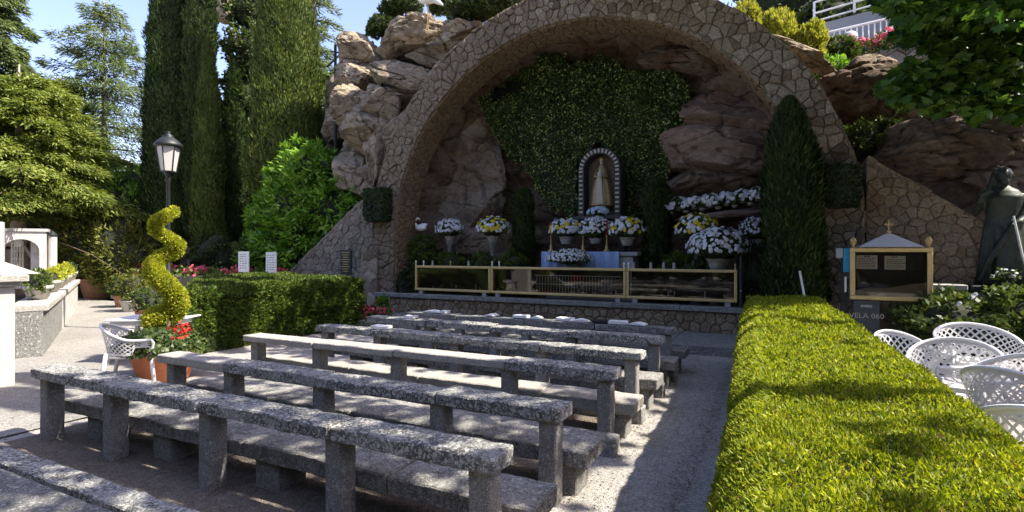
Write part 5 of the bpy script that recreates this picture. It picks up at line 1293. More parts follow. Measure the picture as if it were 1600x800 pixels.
def chair(label, loc, rz):
    T = thing('garden_chair', label, 'chair', loc, rz, 'white plastic garden chairs')
    obj('backrest', band_mesh(), M['white'], T, smooth=False)
    mb = MB(); nn_ = 10
    def sp(i, j): return Vector((-.25 + .5 * i / nn_, -.27 + .50 * j / nn_, .43 - .02 * math.sin(PI * j / nn_) + .0))
    g_ = [[mb.bm.verts.new(sp(i, j)) for i in range(nn_ + 1)] for j in range(nn_ + 1)]
    for j in range(nn_):
        for i in range(nn_):
            if i in (2, 4, 6, 8) and 1 <= j <= 8 and (j % 2): continue
            mb.bm.faces.new((g_[j][i], g_[j][i + 1], g_[j + 1][i + 1], g_[j + 1][i]))
    bmesh.ops.solidify(mb.bm, geom=mb.bm.faces[:], thickness=.02)
    obj('seat', mb, M['white'], T)
    obj('apron', MB().span((-.27, -.29, .37), (.27, -.265, .43), .005), M['white'], T)
    for sx in (-1, 1):
        for sy in (-1, 1): obj('leg', MB().path([(sx * .28, -.27 if sy < 0 else .24, .56 if sy < 0 else .5), (sx * .285, -.28 if sy < 0 else .27, .3), (sx * .31, -.32 if sy < 0 else .33, 0)], [.022, .026, .022], 8), M['white'], T, smooth=True)
    return T
def gz(u, v, z=.86): p = onZ(u, v, z); return (p[0], p[1], .0)
def cloc(u, v, rz, z=.86, back=.30):
    p = onZ(u, v, z); return (p[0] + math.sin(rz) * back, p[1] - math.cos(rz) * back, 0.0)
c1 = chair('widest white plastic seat, its lattice back standing highest behind the others', cloc(1512, 506, .15), .15); c1.scale = (1.4, 1, 1)
for (u, v, rz, lab, z) in ((1392, 518, .5, 'white plastic chair half hidden behind the hedge near the notice board', .86), (1497, 533, -.35, 'sunlit white plastic chair just in front of the widest lattice back', .84), (1562, 585, 2.6, 'white plastic chair in blue shade right behind the hedge edge', .80),
                        (1604, 562, -1.3, 'white plastic chair with dark lattice holes cut by the right photo edge', .82), (1628, 640, 2.9, 'nearest white plastic chair in blue shade at the right photo edge', .84)):
    cc = dup(c1, cloc(u, v, rz, z), rz, lab); cc.scale = (1.25 if 'just in front' in lab else 1, 1, 1)
# ------------------------------------------------------------------ street lamp
D_ = 12.6
p = atD(263, 205, D_); q = atD(263, 268, D_); lh = p[2] - q[2]
T = thing('street_lamp', 'grey iron lamp post with a six sided frosted lantern before the cypresses', 'street lamp', (p[0], p[1], 0))
z = q[2]
obj('pole', MB().lathe([(.13, 0), (.13, .25), (.075, .35), (.06, 1.2), (.075, 1.25), (.05, 1.3), (.042, z - .25), (.06, z - .22), (.045, z - .15), (.085, z - .05), (.11, z)], n=16), M['iron'], T, smooth=True)
obj('lantern', MB().lathe([(.155, .01), (.24, .60 * lh)], (0, 0, z), 6), M['lampglass'], T)
mb = MB()
for k in range(6):
    a = 2 * PI * k / 6; mb.tube((.158 * math.cos(a), .158 * math.sin(a), z), (.245 * math.cos(a), .245 * math.sin(a), z + .60 * lh), .013, n=6)
obj('glazing_bars', mb, M['iron'], T)
obj('lantern_base', MB().lathe([(.09, -.03), (.17, -.01), (.17, .008)], (0, 0, z), 6), M['iron'], T)
obj('lantern_roof', MB().lathe([(.27, .605 * lh), (.30, .62 * lh), (.29, .68 * lh), (.20, .78 * lh), (.13, .84 * lh), (.10, .86 * lh), (.12, .89 * lh), (.05, .92 * lh), (.045, .95 * lh), (.06, .97 * lh), (.01, 1.0 * lh)], (0, 0, z), 18), M['iron'], T, smooth=True)
# ------------------------------------------------------------------ pot with spiral topiary
p = onZ(256, 592, 0); px_, py_ = p[0], p[1]
def pot(T, r, h, mat, lip=.12):
    obj('pot', MB().lathe([(r * .66, 0), (r * .70, .02), (r * .93, h * (1 - lip) - .01), (r * .94, h * (1 - lip)), (r * 1.02, h * (1 - lip) + .005), (r * 1.03, h - .01), (r * 1.0, h), (r * .88, h), (r * .86, h * .9)], n=36), M[mat], T, smooth=True)
    obj('soil', MB().lathe([(r * .87, 0), (r * .6, .02)], (0, 0, h * .88), 20), M['soil'], T)
T = thing('terracotta_planter', 'big terracotta pot holding the golden spiral topiary and red geraniums', 'planter', (px_, py_, 0))
pot(T, .46, .50, 'terracotta')
n = 6500; d = rdir(n); d[:, 2] = np.abs(d[:, 2]); P = d * np.array([.62, .60, .26]) * RNG.uniform(.5, 1.08, (n, 1)) + np.array([0, 0, .47]); P[:, 2] -= .25 * np.clip(np.hypot(P[:, 0], P[:, 1]) - .42, 0, 1)
obj('geranium_leaves', leaves('l', P, rdir(n), unit(d + rdir(n) * .5), .06, .055), M['shrub'], T)
a = np.array(px_), np.array(py_)
n = 45; ctr = np.array([onY(v[0], v[1], py_ - .35) for v in ((283, 512), (292, 516), (278, 520))]) - np.array([px_, py_, 0]); P = ctr[RNG.integers(0, 3, n)] + RNG.normal(0, .045, (n, 3))
bb_ = obj('geranium_blooms', leaves('b', P, rdir(n), unit(rdir(n) + np.array([0, -1, .3])), .045, .045, 'daisy'), M['pred'], T); bb_['kind'] = 'stuff'
T = thing('spiral_topiary', 'golden cypress clipped into a tall corkscrew spiral', 'topiary', (px_, py_, .44))
trace = [(240, 499, 24), (250, 495, 26), (266, 480, 21), (272, 462, 19), (268, 445, 20), (256, 430, 19), (246, 415, 16), (248, 402, 14), (260, 393, 15), (268, 383, 13), (262, 371, 11), (254, 360, 11), (256, 348, 12), (262, 338, 11), (263, 330, 9)]
Dp = 7.9; pts_ = []
for k, (u, v, r) in enumerate(trace):
    ph = k * .95; q = atD(u, v, Dp); dd = math.sin(ph) * .12
    pts_.append((q[0] - px_, q[1] - py_ + dd, q[2] - .44, r * Dp / F_PX * .70))
A = np.array(pts_); m_ = 60; tt = np.linspace(0, len(A) - 1, m_); S_ = np.c_[[np.interp(tt, range(len(A)), A[:, i]) for i in range(4)]].T
n = 26000; k = RNG.choice(m_, n, p=S_[:, 3] / S_[:, 3].sum()); d = rdir(n)
P = S_[k, :3] + d * (S_[k, 3] * (1 - np.abs(RNG.normal(0, .08, n))))[:, None] * (1 + .06 * lump(d * 2 + S_[k, :3] * 6, 2, 1))[:, None]
obj('foliage', leaves('f', P, unit(d * .8 + rdir(n) * .6 + np.array([0, 0, .3])), unit(d * .5 + rdir(n)), .045 * RNG.uniform(.6, 1.3, n), .02), M['spiral'], T)
obj('stem', MB().path([tuple(x[:3]) for x in S_[::3]], [x[3] * .82 for x in S_[::3]], 12), M['shrub'], T, smooth=True)
obj('trunk', MB().path([(0, .05, 0), (.0, .06, .2), (-.02, .08, .42)], [.03, .028, .024], 8), M['bark'], T)
# blue pot and pots behind
def potplant(label, u, v, r, h, mat, br, bh, bm, n=1800, L=.09, name='potted_plant', cat='potted plant', group='pots along the path', z=0.0, W=None):
    p = onZ(u, v, z); T = thing(name, label, cat, (p[0], p[1], z), group=group); pot(T, r, h, mat)
    bl = [(0, 0, h + bh * .5, br, br, bh * .6), (br * .4, 0, h + bh * .3, br * .7, br * .7, bh * .5), (-br * .4, .1, h + bh * .35, br * .7, br * .7, bh * .5)]
    bushmesh('foliage', None, bl, n, L, W or L * .5, M[bm], T); obj('branches', core(bl, .6), M['darkcore'], T, smooth=True); return T
potplant('glazed blue pot partly hidden behind the spiral topiary', 283, 528, .40, .50, 'bluepot', .35, .35, 'shrub')
potplant('pale clay pot with a yellowish bush left of the spiral topiary', 207, 487, .34, .36, 'stonepot', .42, .85, 'bamboo', 2600)
potplant('wide old clay pot with a pinkish plant on the far side of the path', 156, 466, .72, .80, 'oldpot', 1.0, 1.6, 'bamboo', 3000, .16)
potplant('dark clay pot at the far left of the row by the path end', 126, 463, .55, .8, 'oldpot', .7, 1.0, 'shrub', 2200, .16)
potplant('dark grey pot nearest the wall at the far end of the path', 110, 464, .50, .8, 'greyslab', .8, 1.2, 'shrub', 2200, .16)
potplant('white pot on a stand, left of two at the path bend', 173, 464, .30, .70, 'whitepaint', .45, .5, 'shrub', 1500, .12)
potplant('low white pot right of two at the path bend', 183, 467, .27, .50, 'whitepaint', .4, .6, 'shrub', 1500, .12)
potplant('small dark bush in a clay pot beside the flower bed wall', 193, 480, .3, .4, 'oldpot', .5, .6, 'shrub', 1800, .1)
potplant('low green potted plant just left of the spiral topiary pot', 228, 500, .28, .3, 'oldpot', .45, .5, 'shrub', 1800, .08)
# ------------------------------------------------------------------ white plastic table by the path
p = onZ(232, 497, .72); T = thing('garden_table', 'white plastic garden table behind the terracotta pot by the path', 'table', (p[0], p[1] + .1, 0), .5)
mb = MB(); mb.box((0, 0, .71), (1.15, .80, .03), bevel=.012); obj('tabletop', mb, M['white'], T)
mb = MB(); mb.box((0, 0, .66), (1.02, .68, .07)); obj('apron', mb, M['white'], T)
for sx in (-1, 1):
    for sy in (-1, 1): obj('leg', MB().path([(sx * .46, sy * .28, .68), (sx * .50, sy * .32, .3), (sx * .54, sy * .35, 0)], [.045, .035, .03], 8), M['white'], T, smooth=True)
p = onZ(228, 556, .4); cc = dup(c1, (p[0] - .1, p[1] - .1, 0), 2.4, 'white plastic chair half hidden behind the geraniums of the terracotta pot'); cc['group'] = 'white plastic garden chairs'; cc.scale = (1, 1, 1)
# ------------------------------------------------------------------ left wall with planters
B0, B1 = onZ(20, 562, 0), onZ(97, 481, 0)
dx, dy = B1[0] - B0[0], B1[1] - B0[1]; Lw = math.hypot(dx, dy); ang = math.atan2(dy, dx)
T = thing('parapet_wall', 'whitewashed parapet wall with a stone coping along the left of the path', 'wall', (B0[0], B0[1], 0), ang)
hwl = .80
obj('wall_face', MB().span((0, 0, -.1), (Lw, .40, hwl)) if False else MB().span((Lw * .40, -.40, -.1), (Lw, 0, hwl)), M['whitewash'], T)
obj('wall_face', MB().span((0, -.39, -.1), (Lw * .398, -.03, hwl)), M['kerb'], T)
nseg = 6
for k in range(nseg): obj('coping_slab', MB().span((Lw * k / nseg + .01, -.46, hwl + .002), (Lw * (k + 1) / nseg - .01, .06, hwl + .12), .012), M['pew_clean'], T)
for x in (Lw * .18, Lw * .36, Lw * .52): obj('pilaster', MB().span((x - .11, -.002, -.1), (x + .11, .10, hwl - .02), .01), M['kerb'], T)
for k, (f, w_, lab, mt, ph) in enumerate([(.14, .75, 'dark leafed stone trough, first along the parapet from the camera', 'shrub', .30), (.36, .95, 'second trough along the parapet, with yellow green bedding plants', 'spiral', .25),
        (.52, .95, 'third trough along the parapet, bright yellow plants', 'spiral', .25), (.66, .95, 'fourth trough along the parapet, bright yellow plants in sun', 'spiral', .25), (.80, .95, 'fifth trough along the parapet with two tiers of yellow balls', 'spiral', .3), (.94, .9, 'last trough at the far end of the parapet', 'shrub', .3)]):
    x = Lw * f; q = Matrix.Rotation(ang, 3, 'Z') @ Vector((x, -.2, 0)); L2 = Vector((B0[0], B0[1], 0)) + q
    T = thing('planter_trough', lab, 'planter', (L2.x, L2.y, hwl + .122), ang, 'troughs on the parapet')
    mb = MB(); mb.lathe([(.30, 0), (.40, .05), (.52, .20), (.56, .22), (.56, .27), (.48, .27)], n=20, sx=w_ * .95, sy=.42); obj('trough', mb, M['stonepot'], T, smooth=True)
    bl = [(-.22, 0, .30, .26, .2, ph * .8), (.22, 0, .30, .26, .2, ph * .8), (0, 0, .34, .26, .2, ph * .8)]
    bushmesh('plants', None, bl, 3200, .06, .03, M[mt], T); obj('branches', core(bl, .75), M['darkcore'], T)
# near pillar
q = onZ(-38, 604, 0)
T = thing('gate_pillar', 'whitewashed square pillar with a stone cap at the left edge of the photo', 'pillar', (q[0], q[1], 0), ang + .25)
zc_ = 1.58
obj('shaft', MB().box((0, 0, .66), (.70, .70, 1.42), bevel=.01), M['whitewash'], T)
obj('moulding', MB().box((0, 0, 1.40), (.80, .80, .06), bevel=.01), M['pew_clean'], T)
mb = MB(); mb.box((0, 0, 1.48), (.96, .96, .10), bevel=.015); mb.lathe([(.68, 1.53), (.60, 1.56), (.30, 1.70)], n=4); obj('cap', mb, M['pew_clean'], T)
q2 = onZ(-6, 500, 0); T = thing('white_post', 'white post rising behind the pillar at the left edge', 'post', (q2[0] - .62, q2[1] + .2, 0)); obj('post', MB().box((0, 0, 1.3), (.35, .35, 2.75), rz=ang, bevel=.01), M['whitewash'], T)
zt2 = onZ(0, 1, 0)
# ------------------------------------------------------------------ white arched loggia far left
D2 = 18.0
LR = YAW + math.radians(36)
def lg(u, v): return atD(u, v, D2)
ax = {v: None for v in ()}
c0 = lg(0, 400); rt = Vector((ca, sa, 0)); fw = Vector((-sa, ca, 0))
T = thing('arched_building', 'white loggia with round arches beyond the left parapet', 'building', (c0[0], c0[1], 0), LR)
def lx(u): return (u - 0) * D2 / F_PX * .76
def lz(v): return EYE + (HOR - v) * D2 / F_PX
ztop_, zsp, xr = lz(361), lz(392), lx(72)
def arch_wall(xc, r, zs, x0, x1, zt, y0=0, y1=.45):
    mb = MB(); st = 16
    arc = [(xc + r * math.cos(PI - PI * i / st), zs + r * .85 * math.sin(PI - PI * i / st)) for i in range(st + 1)]
    for i in range(st):
        a, b = arc[i], arc[i + 1]; mb.prism([a, b, (b[0], zt), (a[0], zt)], y0, y1)
    mb.span((x0, y0, -.2), (xc - r, y1, zt)); mb.span((xc + r, y0, -.2), (x1, y1, zt)); return mb
obj('arch_bay', arch_wall(lx(32), lx(29), zsp, lx(-8), xr, ztop_), M['whitewash'], T)
obj('arch_bay', arch_wall(lx(-55), lx(29), zsp, lx(-110), lx(-8) - .005, ztop_), M['whitewash'], T)
obj('buttress', MB().prism([(xr - .45, -.2), (xr + .3, -.2), (xr - .1, lz(375)), (xr - .45, ztop_)], .455, 1.0), M['whitewash'], T)
obj('inner_wall', MB().span((lx(-110), 3.0, -.2), (xr - .5, 3.3, ztop_)), M['greyslab'], T)
obj('roof', MB().span((lx(-112), -.05, ztop_ + .003), (xr + .05, 1.6, ztop_ + .10)), M['whitewash'], T)
mb = MB()
for i in range(5): mb.tube((lx(6 + i * 4.5), 1.6, .5), (lx(6 + i * 4.5), 1.6, lz(375)), .03, n=6)
for v in (378, 392, 405): mb.tube((lx(5), 1.6, lz(v)), (lx(25), 1.6, lz(v)), .03, n=6)
g_ = thing('iron_grille', 'pale iron grille standing inside the white arch', 'grille', tuple(c0[:2]) + (0,), LR); obj('bars', mb, M['whitepaint'], g_)
hm = thing('white_drape', 'pale slanting stair rail inside the white arch', 'stair rail', tuple(c0[:2]) + (0,), LR); obj('rail', MB().prism([(lx(26), lz(383)), (lx(30), lz(383)), (lx(57), lz(418)), (lx(57), lz(424)), (lx(50), lz(424))], 1.2, 1.3), M['greyslab'], hm)
sq = thing('small_white_box', 'small white lantern hanging under the white arch', 'lantern', tuple(c0[:2]) + (0,), LR); obj('case', MB().box((lx(22), .8, lz(379)), (.20, .2, .26)), M['whitepaint'], sq); obj('hook', MB().tube((lx(22), .8, lz(374)), (lx(22), .8, lz(364)), .012), M['iron'], sq)
q = atD(82, 430, 19); T = thing('white_post', 'slim white post with a dark cap at the end of the white troughs', 'post', (q[0], q[1], 0)); zt3 = EYE + (HOR - 369) * 19 / F_PX
obj('post', MB().tube((0, 0, -.1), (0, 0, zt3), .13, n=16), M['whitewash'], T); obj('cap', MB().lathe([(.16, 0), (.16, .05), (.05, .16), (.0, .2)], (0, 0, zt3), 14), M['iron'], T)
q = atD(100, 440, 18.5); T = thing('low_pillar', 'low brown pillar at the far end of the parapet wall', 'pillar', (q[0], q[1], 0), ang); obj('block', MB().box((0, 0, .5), (.3, .3, 1.05), bevel=.02), M['brownwall'], T); obj('cap', MB().box((0, 0, 1.07), (.4, .4, .08), bevel=.02), M['kerb'], T)
# lawn beyond the parapet
mb = MB(); mb.span((-60, -5, -.05), (-24.5, 30, .016)); 
me = grid_mesh('lawn', axis(-60, -21, 20), axis(11.6, 60, 20), lambda x, y: .02 + .012 * (y - 11.6)); struct('lawn', me, plain('lawn_green', (0.05, 0.085, 0.02), 0.9, var=.4, sc=3, bmp=.02)); mb.bm.free()
# ------------------------------------------------------------------ raised flower bed with its wall, signs
FY = 11.75
random.seed(9)
wall('low brown stone wall of the raised flower bed left of the laurel', [(-23.2, -.1), (-14.65, -.1), (-14.65, 1.05), (-23.2, .98)], FY, .35, .30, M['greywall'], 1.4)
me = grid_mesh('bed_soil', axis(-24, -10.6, 20), axis(FY + .3, 20, 14), lambda x, y: .93 + .03 * noise.noise(Vector((x, y, 0))) + max(0, (y - 14)) * .03); struct('bed_soil', me, M['earth'])
T = thing('flower_bed', 'long strip of pink flowers and dark leaves on the raised bed wall', 'flower bed', (-19, FY + .3, .95))
n = 2600; P = np.c_[RNG.uniform(-23, -14.2, n) + 19, RNG.normal(0, .14, n), RNG.normal(.18, .08, n) + .05 * lump(np.c_[RNG.uniform(0, 9, n), np.zeros(n), np.zeros(n)], 2)]
kp = lump(P * np.array([2.2, 0, 0]), 1.0) > -.35; P = P[kp]
bb_ = obj('pink_blooms', leaves('b', P[:1300], rdir(len(P[:1300])), unit(rdir(len(P[:1300])) + np.array([.2, -1, .6])), .12, .12, 'daisy'), M['ppink'], T); bb_['kind'] = 'stuff'
n = 6500; P = np.c_[RNG.uniform(-23, -14.2, n) + 19, RNG.normal(.1, .22, n), RNG.normal(.10, .10, n)]
obj('leaves', leaves('l', P, rdir(n), rdir(n), .12, .08), M['box'], T)
for u, v0, v1, lab in ((381, 393, 425, 'left of two white notice plates standing in the flower bed'), (424, 394, 428, 'right of two white notice plates standing in the flower bed')):
    a, b = onY(u - 8, v1, FY - .05), onY(u + 8, v0, FY - .05); T = thing('notice_plate', lab, 'sign', ((a[0] + b[0]) / 2, FY - .05, a[2]), group='white plates in the flower bed')
    w_ = (b[0] - a[0]) / 2; h_ = b[2] - a[2]; obj('plate', MB().span((-w_, -.02, 0), (w_, .02, h_), .008), M['paper'], T); obj('stake', MB().tube((0, .04, -.9), (0, .04, h_ * .8), .02), M['iron'], T)
    mb = MB()
    for r in range(7):
        for s in range(3): mb.span((-w_ * .7 + s * w_ * .5, -.0225, h_ * (.85 - r * .11)), (-w_ * .7 + s * w_ * .5 + w_ * random.uniform(.2, .42), -.021, h_ * (.85 - r * .11) + .016))
    obj('printed_lines', mb, M['slate'], T)
p = onY(650, 500, 11.3)
# pink pot plants by the arch foot
for u, v, lab in ((597, 480, 'small green plant at the foot of the left arch leg'),):
    p = onZ(u, 505, 0); bush(lab, (p[0], p[1], 0), [(0, 0, .35, .20, .2, .35)], 1500, .07, .04, 'laurel', name='small_plant', cat='plant')
p = onZ(575, 508, 0); T = thing('flower_clump', 'clump of pink flowers between the box hedge and the arch foot', 'flowers', (p[0], p[1], 0))
n = 260; P = RNG.normal(0, .16, (n, 3)) * np.array([1.6, 1, .6]) + np.array([0, 0, .32]); bb_ = obj('pink_blooms', leaves('b', P, rdir(n), unit(rdir(n) + np.array([0, -.6, .5])), .08, .08, 'daisy'), M['ppink'], T); bb_['kind'] = 'stuff'
n = 1500; P = RNG.normal(0, .18, (n, 3)) * np.array([1.6, 1, .7]) + np.array([0, 0, .2]); obj('leaves', leaves('l', P, rdir(n), rdir(n), .08, .05), M['shrub'], T)
# ------------------------------------------------------------------ laurel bush
p = onY(468, 318, 13.2)
bush('bright green laurel bush with glossy sunlit leaves left of the arch', (p[0], 13.3, .9), [(0, 0, 2.5, 1.5, 1.1, 1.55), (2.2, .2, 2.3, .8, .7, .8), (-.2, .1, 4.2, .6, .6, .6), (-1.3, .1, 1.9, 1.2, 1.0, 1.3), (1.3, .1, 2.3, 1.25, .95, 1.1), (-.3, -.2, 1.0, 1.9, 1.0, 1.1), (-1.9, .3, .8, 1.0, .9, 1.0), (.7, 0, 3.7, .9, .8, .85), (-.7, .1, 3.5, .85, .7, .8), (2.0, .2, 2.9, .8, .7, .7)],
     26000, .24, .085, 'laurel', name='laurel_bush', up=.1, f=.66, lump_a=.26)
# ------------------------------------------------------------------ cypresses
def cyp_at(lab, u, D, h, r, n, mat='cypress', lean=(0, 0), seed=0.0, **k):
    p = atD(u, 400, D); return cypress(lab, (p[0], p[1], .9), h, r, n, mat=mat, lean=lean, seed=seed, **k)
cyp_at('tall dark cypress at the left of the group behind the lamp post', 262, 22.5, 17, .92, 80000, seed=1, lean=(.015, .008), group='tall cypresses')
cyp_at('tall dark cypress second from the left, just right of the lamp post', 308, 22.0, 18, .62, 60000, seed=2, lean=(.012, .006), group='tall cypresses')
cyp_at('shorter cypress with sunlit side in front of the tall dark pair', 325, 21.0, 9.2, .52, 26000, 'cypress_lit', seed=3, group='tall cypresses')
cyp_at('dark shaded cypress in the gap between the lit ones', 366, 22.5, 9.0, .6, 26000, seed=4, group='tall cypresses')
cyp_at('wide sunlit cypress standing behind the laurel bush', 448, 20.3, 15.0, 1.22, 90000, 'cypress_lit', seed=6, lean=(-.004, 0), group='tall cypresses', bare=.10)
for u, D, lab, s in ((288, 23.6, 'pale bare trunk just right of the spiral topiary', 1), (322, 23.4, 'thin bare trunk between the topiary and the white plates', 2), (347, 23.6, 'leaning bare trunk under the dark cypress', 3)):
    p = atD(u, 400, D); T = thing('tree_trunk', lab, 'tree trunk', (p[0], p[1], .9), group='bare trunks under the cypresses')
    obj('trunk', MB().path([(0, 0, -.2), (.05 * s, 0, 1.2), (.1, .05, 3.4), (.16, .1, 6.5)], [.20, .17, .14, .08], 10), M['palebark'], T, smooth=True)
# creamy trunk and stone glimpse high between cypresses
p = atD(352, 10, 20.5); bpx('pale rock top glimpsed high between the cypresses', 352, 6, 21.0, .8, 1.1, .8, 81, M['rock'])
# broken foliage in the gap
def tree(lab, u, D, z0, blobs, n, L, W, mat, group=None, name='background_tree', th=None):
    p = atD(u, 400, D); T = thing(name, lab, 'tree', (p[0], p[1], z0), group=group)
    bushmesh('crown', None, blobs, n, L, W, M[mat], T); obj('branches', core(blobs, .62), M['darkcore'], T, smooth=True)
    zt_ = max(b[2] for b in blobs); obj('trunk', MB().path([(0, 0, -.3), (.1, 0, zt_ * .5), (0, 0, zt_)], [.22, .16, .06], 8), M['bark'], T, smooth=True); return T
tree('broad leafed tree with small bright leaves in the gap between the cypresses', 385, 23.5, .9, [(0, 0, 7.5, 1.3, 1.2, 1.8), (-.4, 0, 5.0, 1.2, 1.0, 1.4), (.3, 0, 9.8, 1.1, 1.1, 1.3), (0, 0, 11.6, 1.0, 1.0, 1.0), (.2, 0, 3.0, 1.2, 1, 1.2)], 16000, .17, .10, 'shrub')
conifer('thin blue green conifer branch tips right of the wide sunlit cypress', (atD(492, 400, 24)[0], atD(492, 400, 24)[1], .5), 16.5, 2.3, 18, 6, 16000, 'fir', name='conifer_tree', L=.22, W=.05, seed=4, bare=.35)
T_ = atD(524, 240, 19); T = thing('utility_pole', 'small pole with a slanted crossarm against the sky left of the outcrop', 'pole', (T_[0], T_[1], 0)); zz_ = EYE + (HOR - 70) * 19 / F_PX
obj('pole', MB().tube((0, 0, -.2), (0, 0, zz_), .05), M['iron'], T); obj('crossarm', MB().box((0, 0, zz_ - .5), (.9, .05, .05), mat=Matrix.Rotation(-.5, 4, 'Y')), M['iron'], T); obj('crossarm', MB().box((0, .06, zz_ - .25), (.5, .05, .05), mat=Matrix.Rotation(.3, 4, 'Y')), M['iron'], T)
for u, v, Y, r, lab in ((515, 150, 17, .9, 'dark shrub at the left foot of the outcrop below the pole'), (520, 120, 18.5, 1.0, 'pale hazy shrub under the little pole'), (500, 190, 16, 1.0, 'dark shrub between the wide cypress and the outcrop'), (545, 250, 14.3, .7, 'dark shrub growing on the rocks just above the laurel'), (580, 208, 14.0, .35, 'small green tuft in a crack of the outcrop')):
    p = onY(u, v, Y); bush(lab, (p[0], Y, p[2] - r * 2.6), [(0, 0, r * 2.0, r, r, r * .8), (0, 0, r * 1.0, r * 1.1, r, r)], 4500, .16, .08, 'shrub')
# ------------------------------------------------------------------ conifers and cedar at the left
def at0(u, D): p = atD(u, 400, D); return (p[0], p[1], .2)
conifer('tall open fir with a bare upper trunk standing against the sky', at0(163, 27), 14.3, 5.4, 18, 6, 44000, 'fir', name='fir_tree', L=.30, W=.055, droop=.10, bare=.22, taper=.62, tr=.26, seed=2, flat=.22)
conifer('big cedar at the left edge with flat sunlit layers of branches', at0(30, 20.5), 8.8, 5.2, 12, 8, 80000, 'cedar', L=.26, W=.06, droop=.18, bare=.20, taper=.55, tr=.35, seed=5, flat=.20, keepf=lambda P: P[:, 2] > 3.0)
conifer('dark tall conifer cut by the left photo edge', at0(-22, 24), 16.5, 2.9, 22, 7, 50000, 'fir', name='fir_tree', L=.30, W=.07, droop=.2, bare=.3, taper=.6, seed=7, flat=.25)
conifer('smaller cedar between the big cedar and the open fir', at0(95, 25), 9.8, 3.6, 13, 7, 42000, 'cedar', L=.28, W=.06, droop=.2, bare=.25, taper=.6, seed=9, flat=.22)
conifer('hazy conifer low in the gap between the left trees', at0(78, 33), 10.0, 3.8, 13, 7, 30000, 'fir', name='fir_tree', L=.34, W=.08, droop=.2, bare=.2, taper=.7, seed=10, flat=.3)
# shrubs at the end of the path
for u, D, r, hh, n, L, mt, lab in ((150, 21.5, 1.5, 3.6, 9000, .22, 'bamboo', 'tall dark bamboo like shrub behind the far clay pots'), (185, 21.0, 1.1, 3.3, 8000, .2, 'bamboo', 'yellowish bamboo like shrub at the path bend'), (218, 22.0, .9, 2.6, 8000, .17, 'shrub', 'dark rounded shrub left of the spiral topiary behind the flower bed'),
        (120, 24, 1.6, 3.2, 8000, .22, 'shrub', 'dark shrub beyond the low brown pillar'), (205, 23, 1.5, 4.4, 10000, .2, 'laurel', 'lighter green shrub high behind the path bend'), (238, 22, .6, 1.4, 4000, .13, 'box', 'small dark round bush in the flower bed by the topiary'), (335, 20.5, .8, 1.6, 5000, .15, 'cypress', 'dark low bush under the cypresses'), (400, 19, .7, 1.5, 5000, .14, 'shrub', 'dark bush left of the laurel behind the white plates')):
    p = atD(u, 400, D); z0 = .9 if p[1] > FY + .3 else .0
    bush(lab, (p[0], p[1], z0), [(0, 0, hh * .55, r, r, hh * .5), (-r * .6, 0, hh * .35, r * .7, r * .7, hh * .38), (r * .6, .1, hh * .4, r * .7, r * .7, hh * .38), (.1, 0, hh * .8, r * .6, r * .6, hh * .25)], n, L, L * .3, mt, name='path_shrub', lump_a=.25)
# woods closing the view on the left
bl = []
rnd = random.Random(5)
for i in range(34):
    u = -140 + 640 * i / 33; p = atD(u, 400, 36 + rnd.uniform(-3, 5)); r = rnd.uniform(2.2, 3.4); hh = rnd.uniform(4.0, 6.5) if u < 250 else rnd.uniform(6, 9)
    bl += [(p[0], p[1], hh * .75, r, r, hh * .35), (p[0] + 1, p[1] - .5, hh * .3, r * 1.2, r, hh * .4)]
o = bushmesh('distant_woods', None, bl, 60000, .5, .3, M['woods']); o['kind'] = 'stuff'; tag(o, 'far off mass of dark trees closing the view at the left', 'woods')
o2 = obj('woods_interior', core(bl, .8), M['darkcore'], smooth=True); o2['kind'] = 'stuff'; tag(o2, 'solid dark core inside the far off woods', 'woods')
# ------------------------------------------------------------------ the maple: trunk outside the frame at the right, crown over the court
LIT = [(-4.6, 5.18, .6, 2.2, .32), (-2.2, 6.25, .6, .9, .26), (-6.3, 3.75, .7, .5, .32), (-3.6, 7.35, .7, 1.1, .22), (-1.72, 6.3, 0, .36, 1.2), (-.95, 6.05, 0, .45, .10), (-5.1, 4.02, .36, .8, .13), (-5.4, 2.95, .36, .35, .12),
       (.10, 8.3, 1.1, .8, .45), (-.42, 2.9, 1.1, .24, 1.2), (.55, 4.6, 1.1, .35, .4), (-4.2, 1.55, .35, .35, .12), (2.2, 8.8, .8, 1.5, 1.2), (2.3, 7.0, .8, .5, .5), (-2.6, 8.3, .72, 1.2, .2), (-4.6, 2.05, .2, .3, .08), (-1.0, 10.0, .0, .5, .12),
       (-9.3, 6.6, .8, 1.0, 1.4), (1.65, 11.0, 2.0, .8, .2), (-5.9, 2.72, .71, .2, .1), (-3.4, 3.75, .71, .4, .1), (.2, 6.0, 1.1, .5, .12), (-3.2, 5.4, .36, 1.0, .2)]
def unshade(P):  # drops crown leaves whose shadow would fall on a chosen lit spot
    keep = np.ones(len(P), bool)
    for x, y, z, rx, ry in LIT:
        t = (P[:, 2] - z) / SUN.z; gx, gy = P[:, 0] - SUN.x * t, P[:, 1] - SUN.y * t
        keep &= ~(((gx - x) / rx) ** 2 + ((gy - y) / ry) ** 2 < 1)
    return keep
FOOT = [(-6.7, -2.5), (-6.6, 5.4), (-8.2, 6.6), (-10.4, 8.2), (-10.6, 11.2), (.9, 11.2), (1.9, 9.0), (1.9, -2.5)]
n = 21000; gx, gy = RNG.uniform(-11, 3.6, n), RNG.uniform(-2.6, 11.3, n); ok = inside_poly(gx, gy, FOOT); gx, gy = gx[ok], gy[ok]; n = len(gx)
H_ = 8.3 + .7 * lump(np.c_[gx, gy, gx * 0], .8) + RNG.normal(0, .35, n)
t = H_ / SUN.z; P = np.c_[gx + SUN.x * t, gy + SUN.y * t, H_]
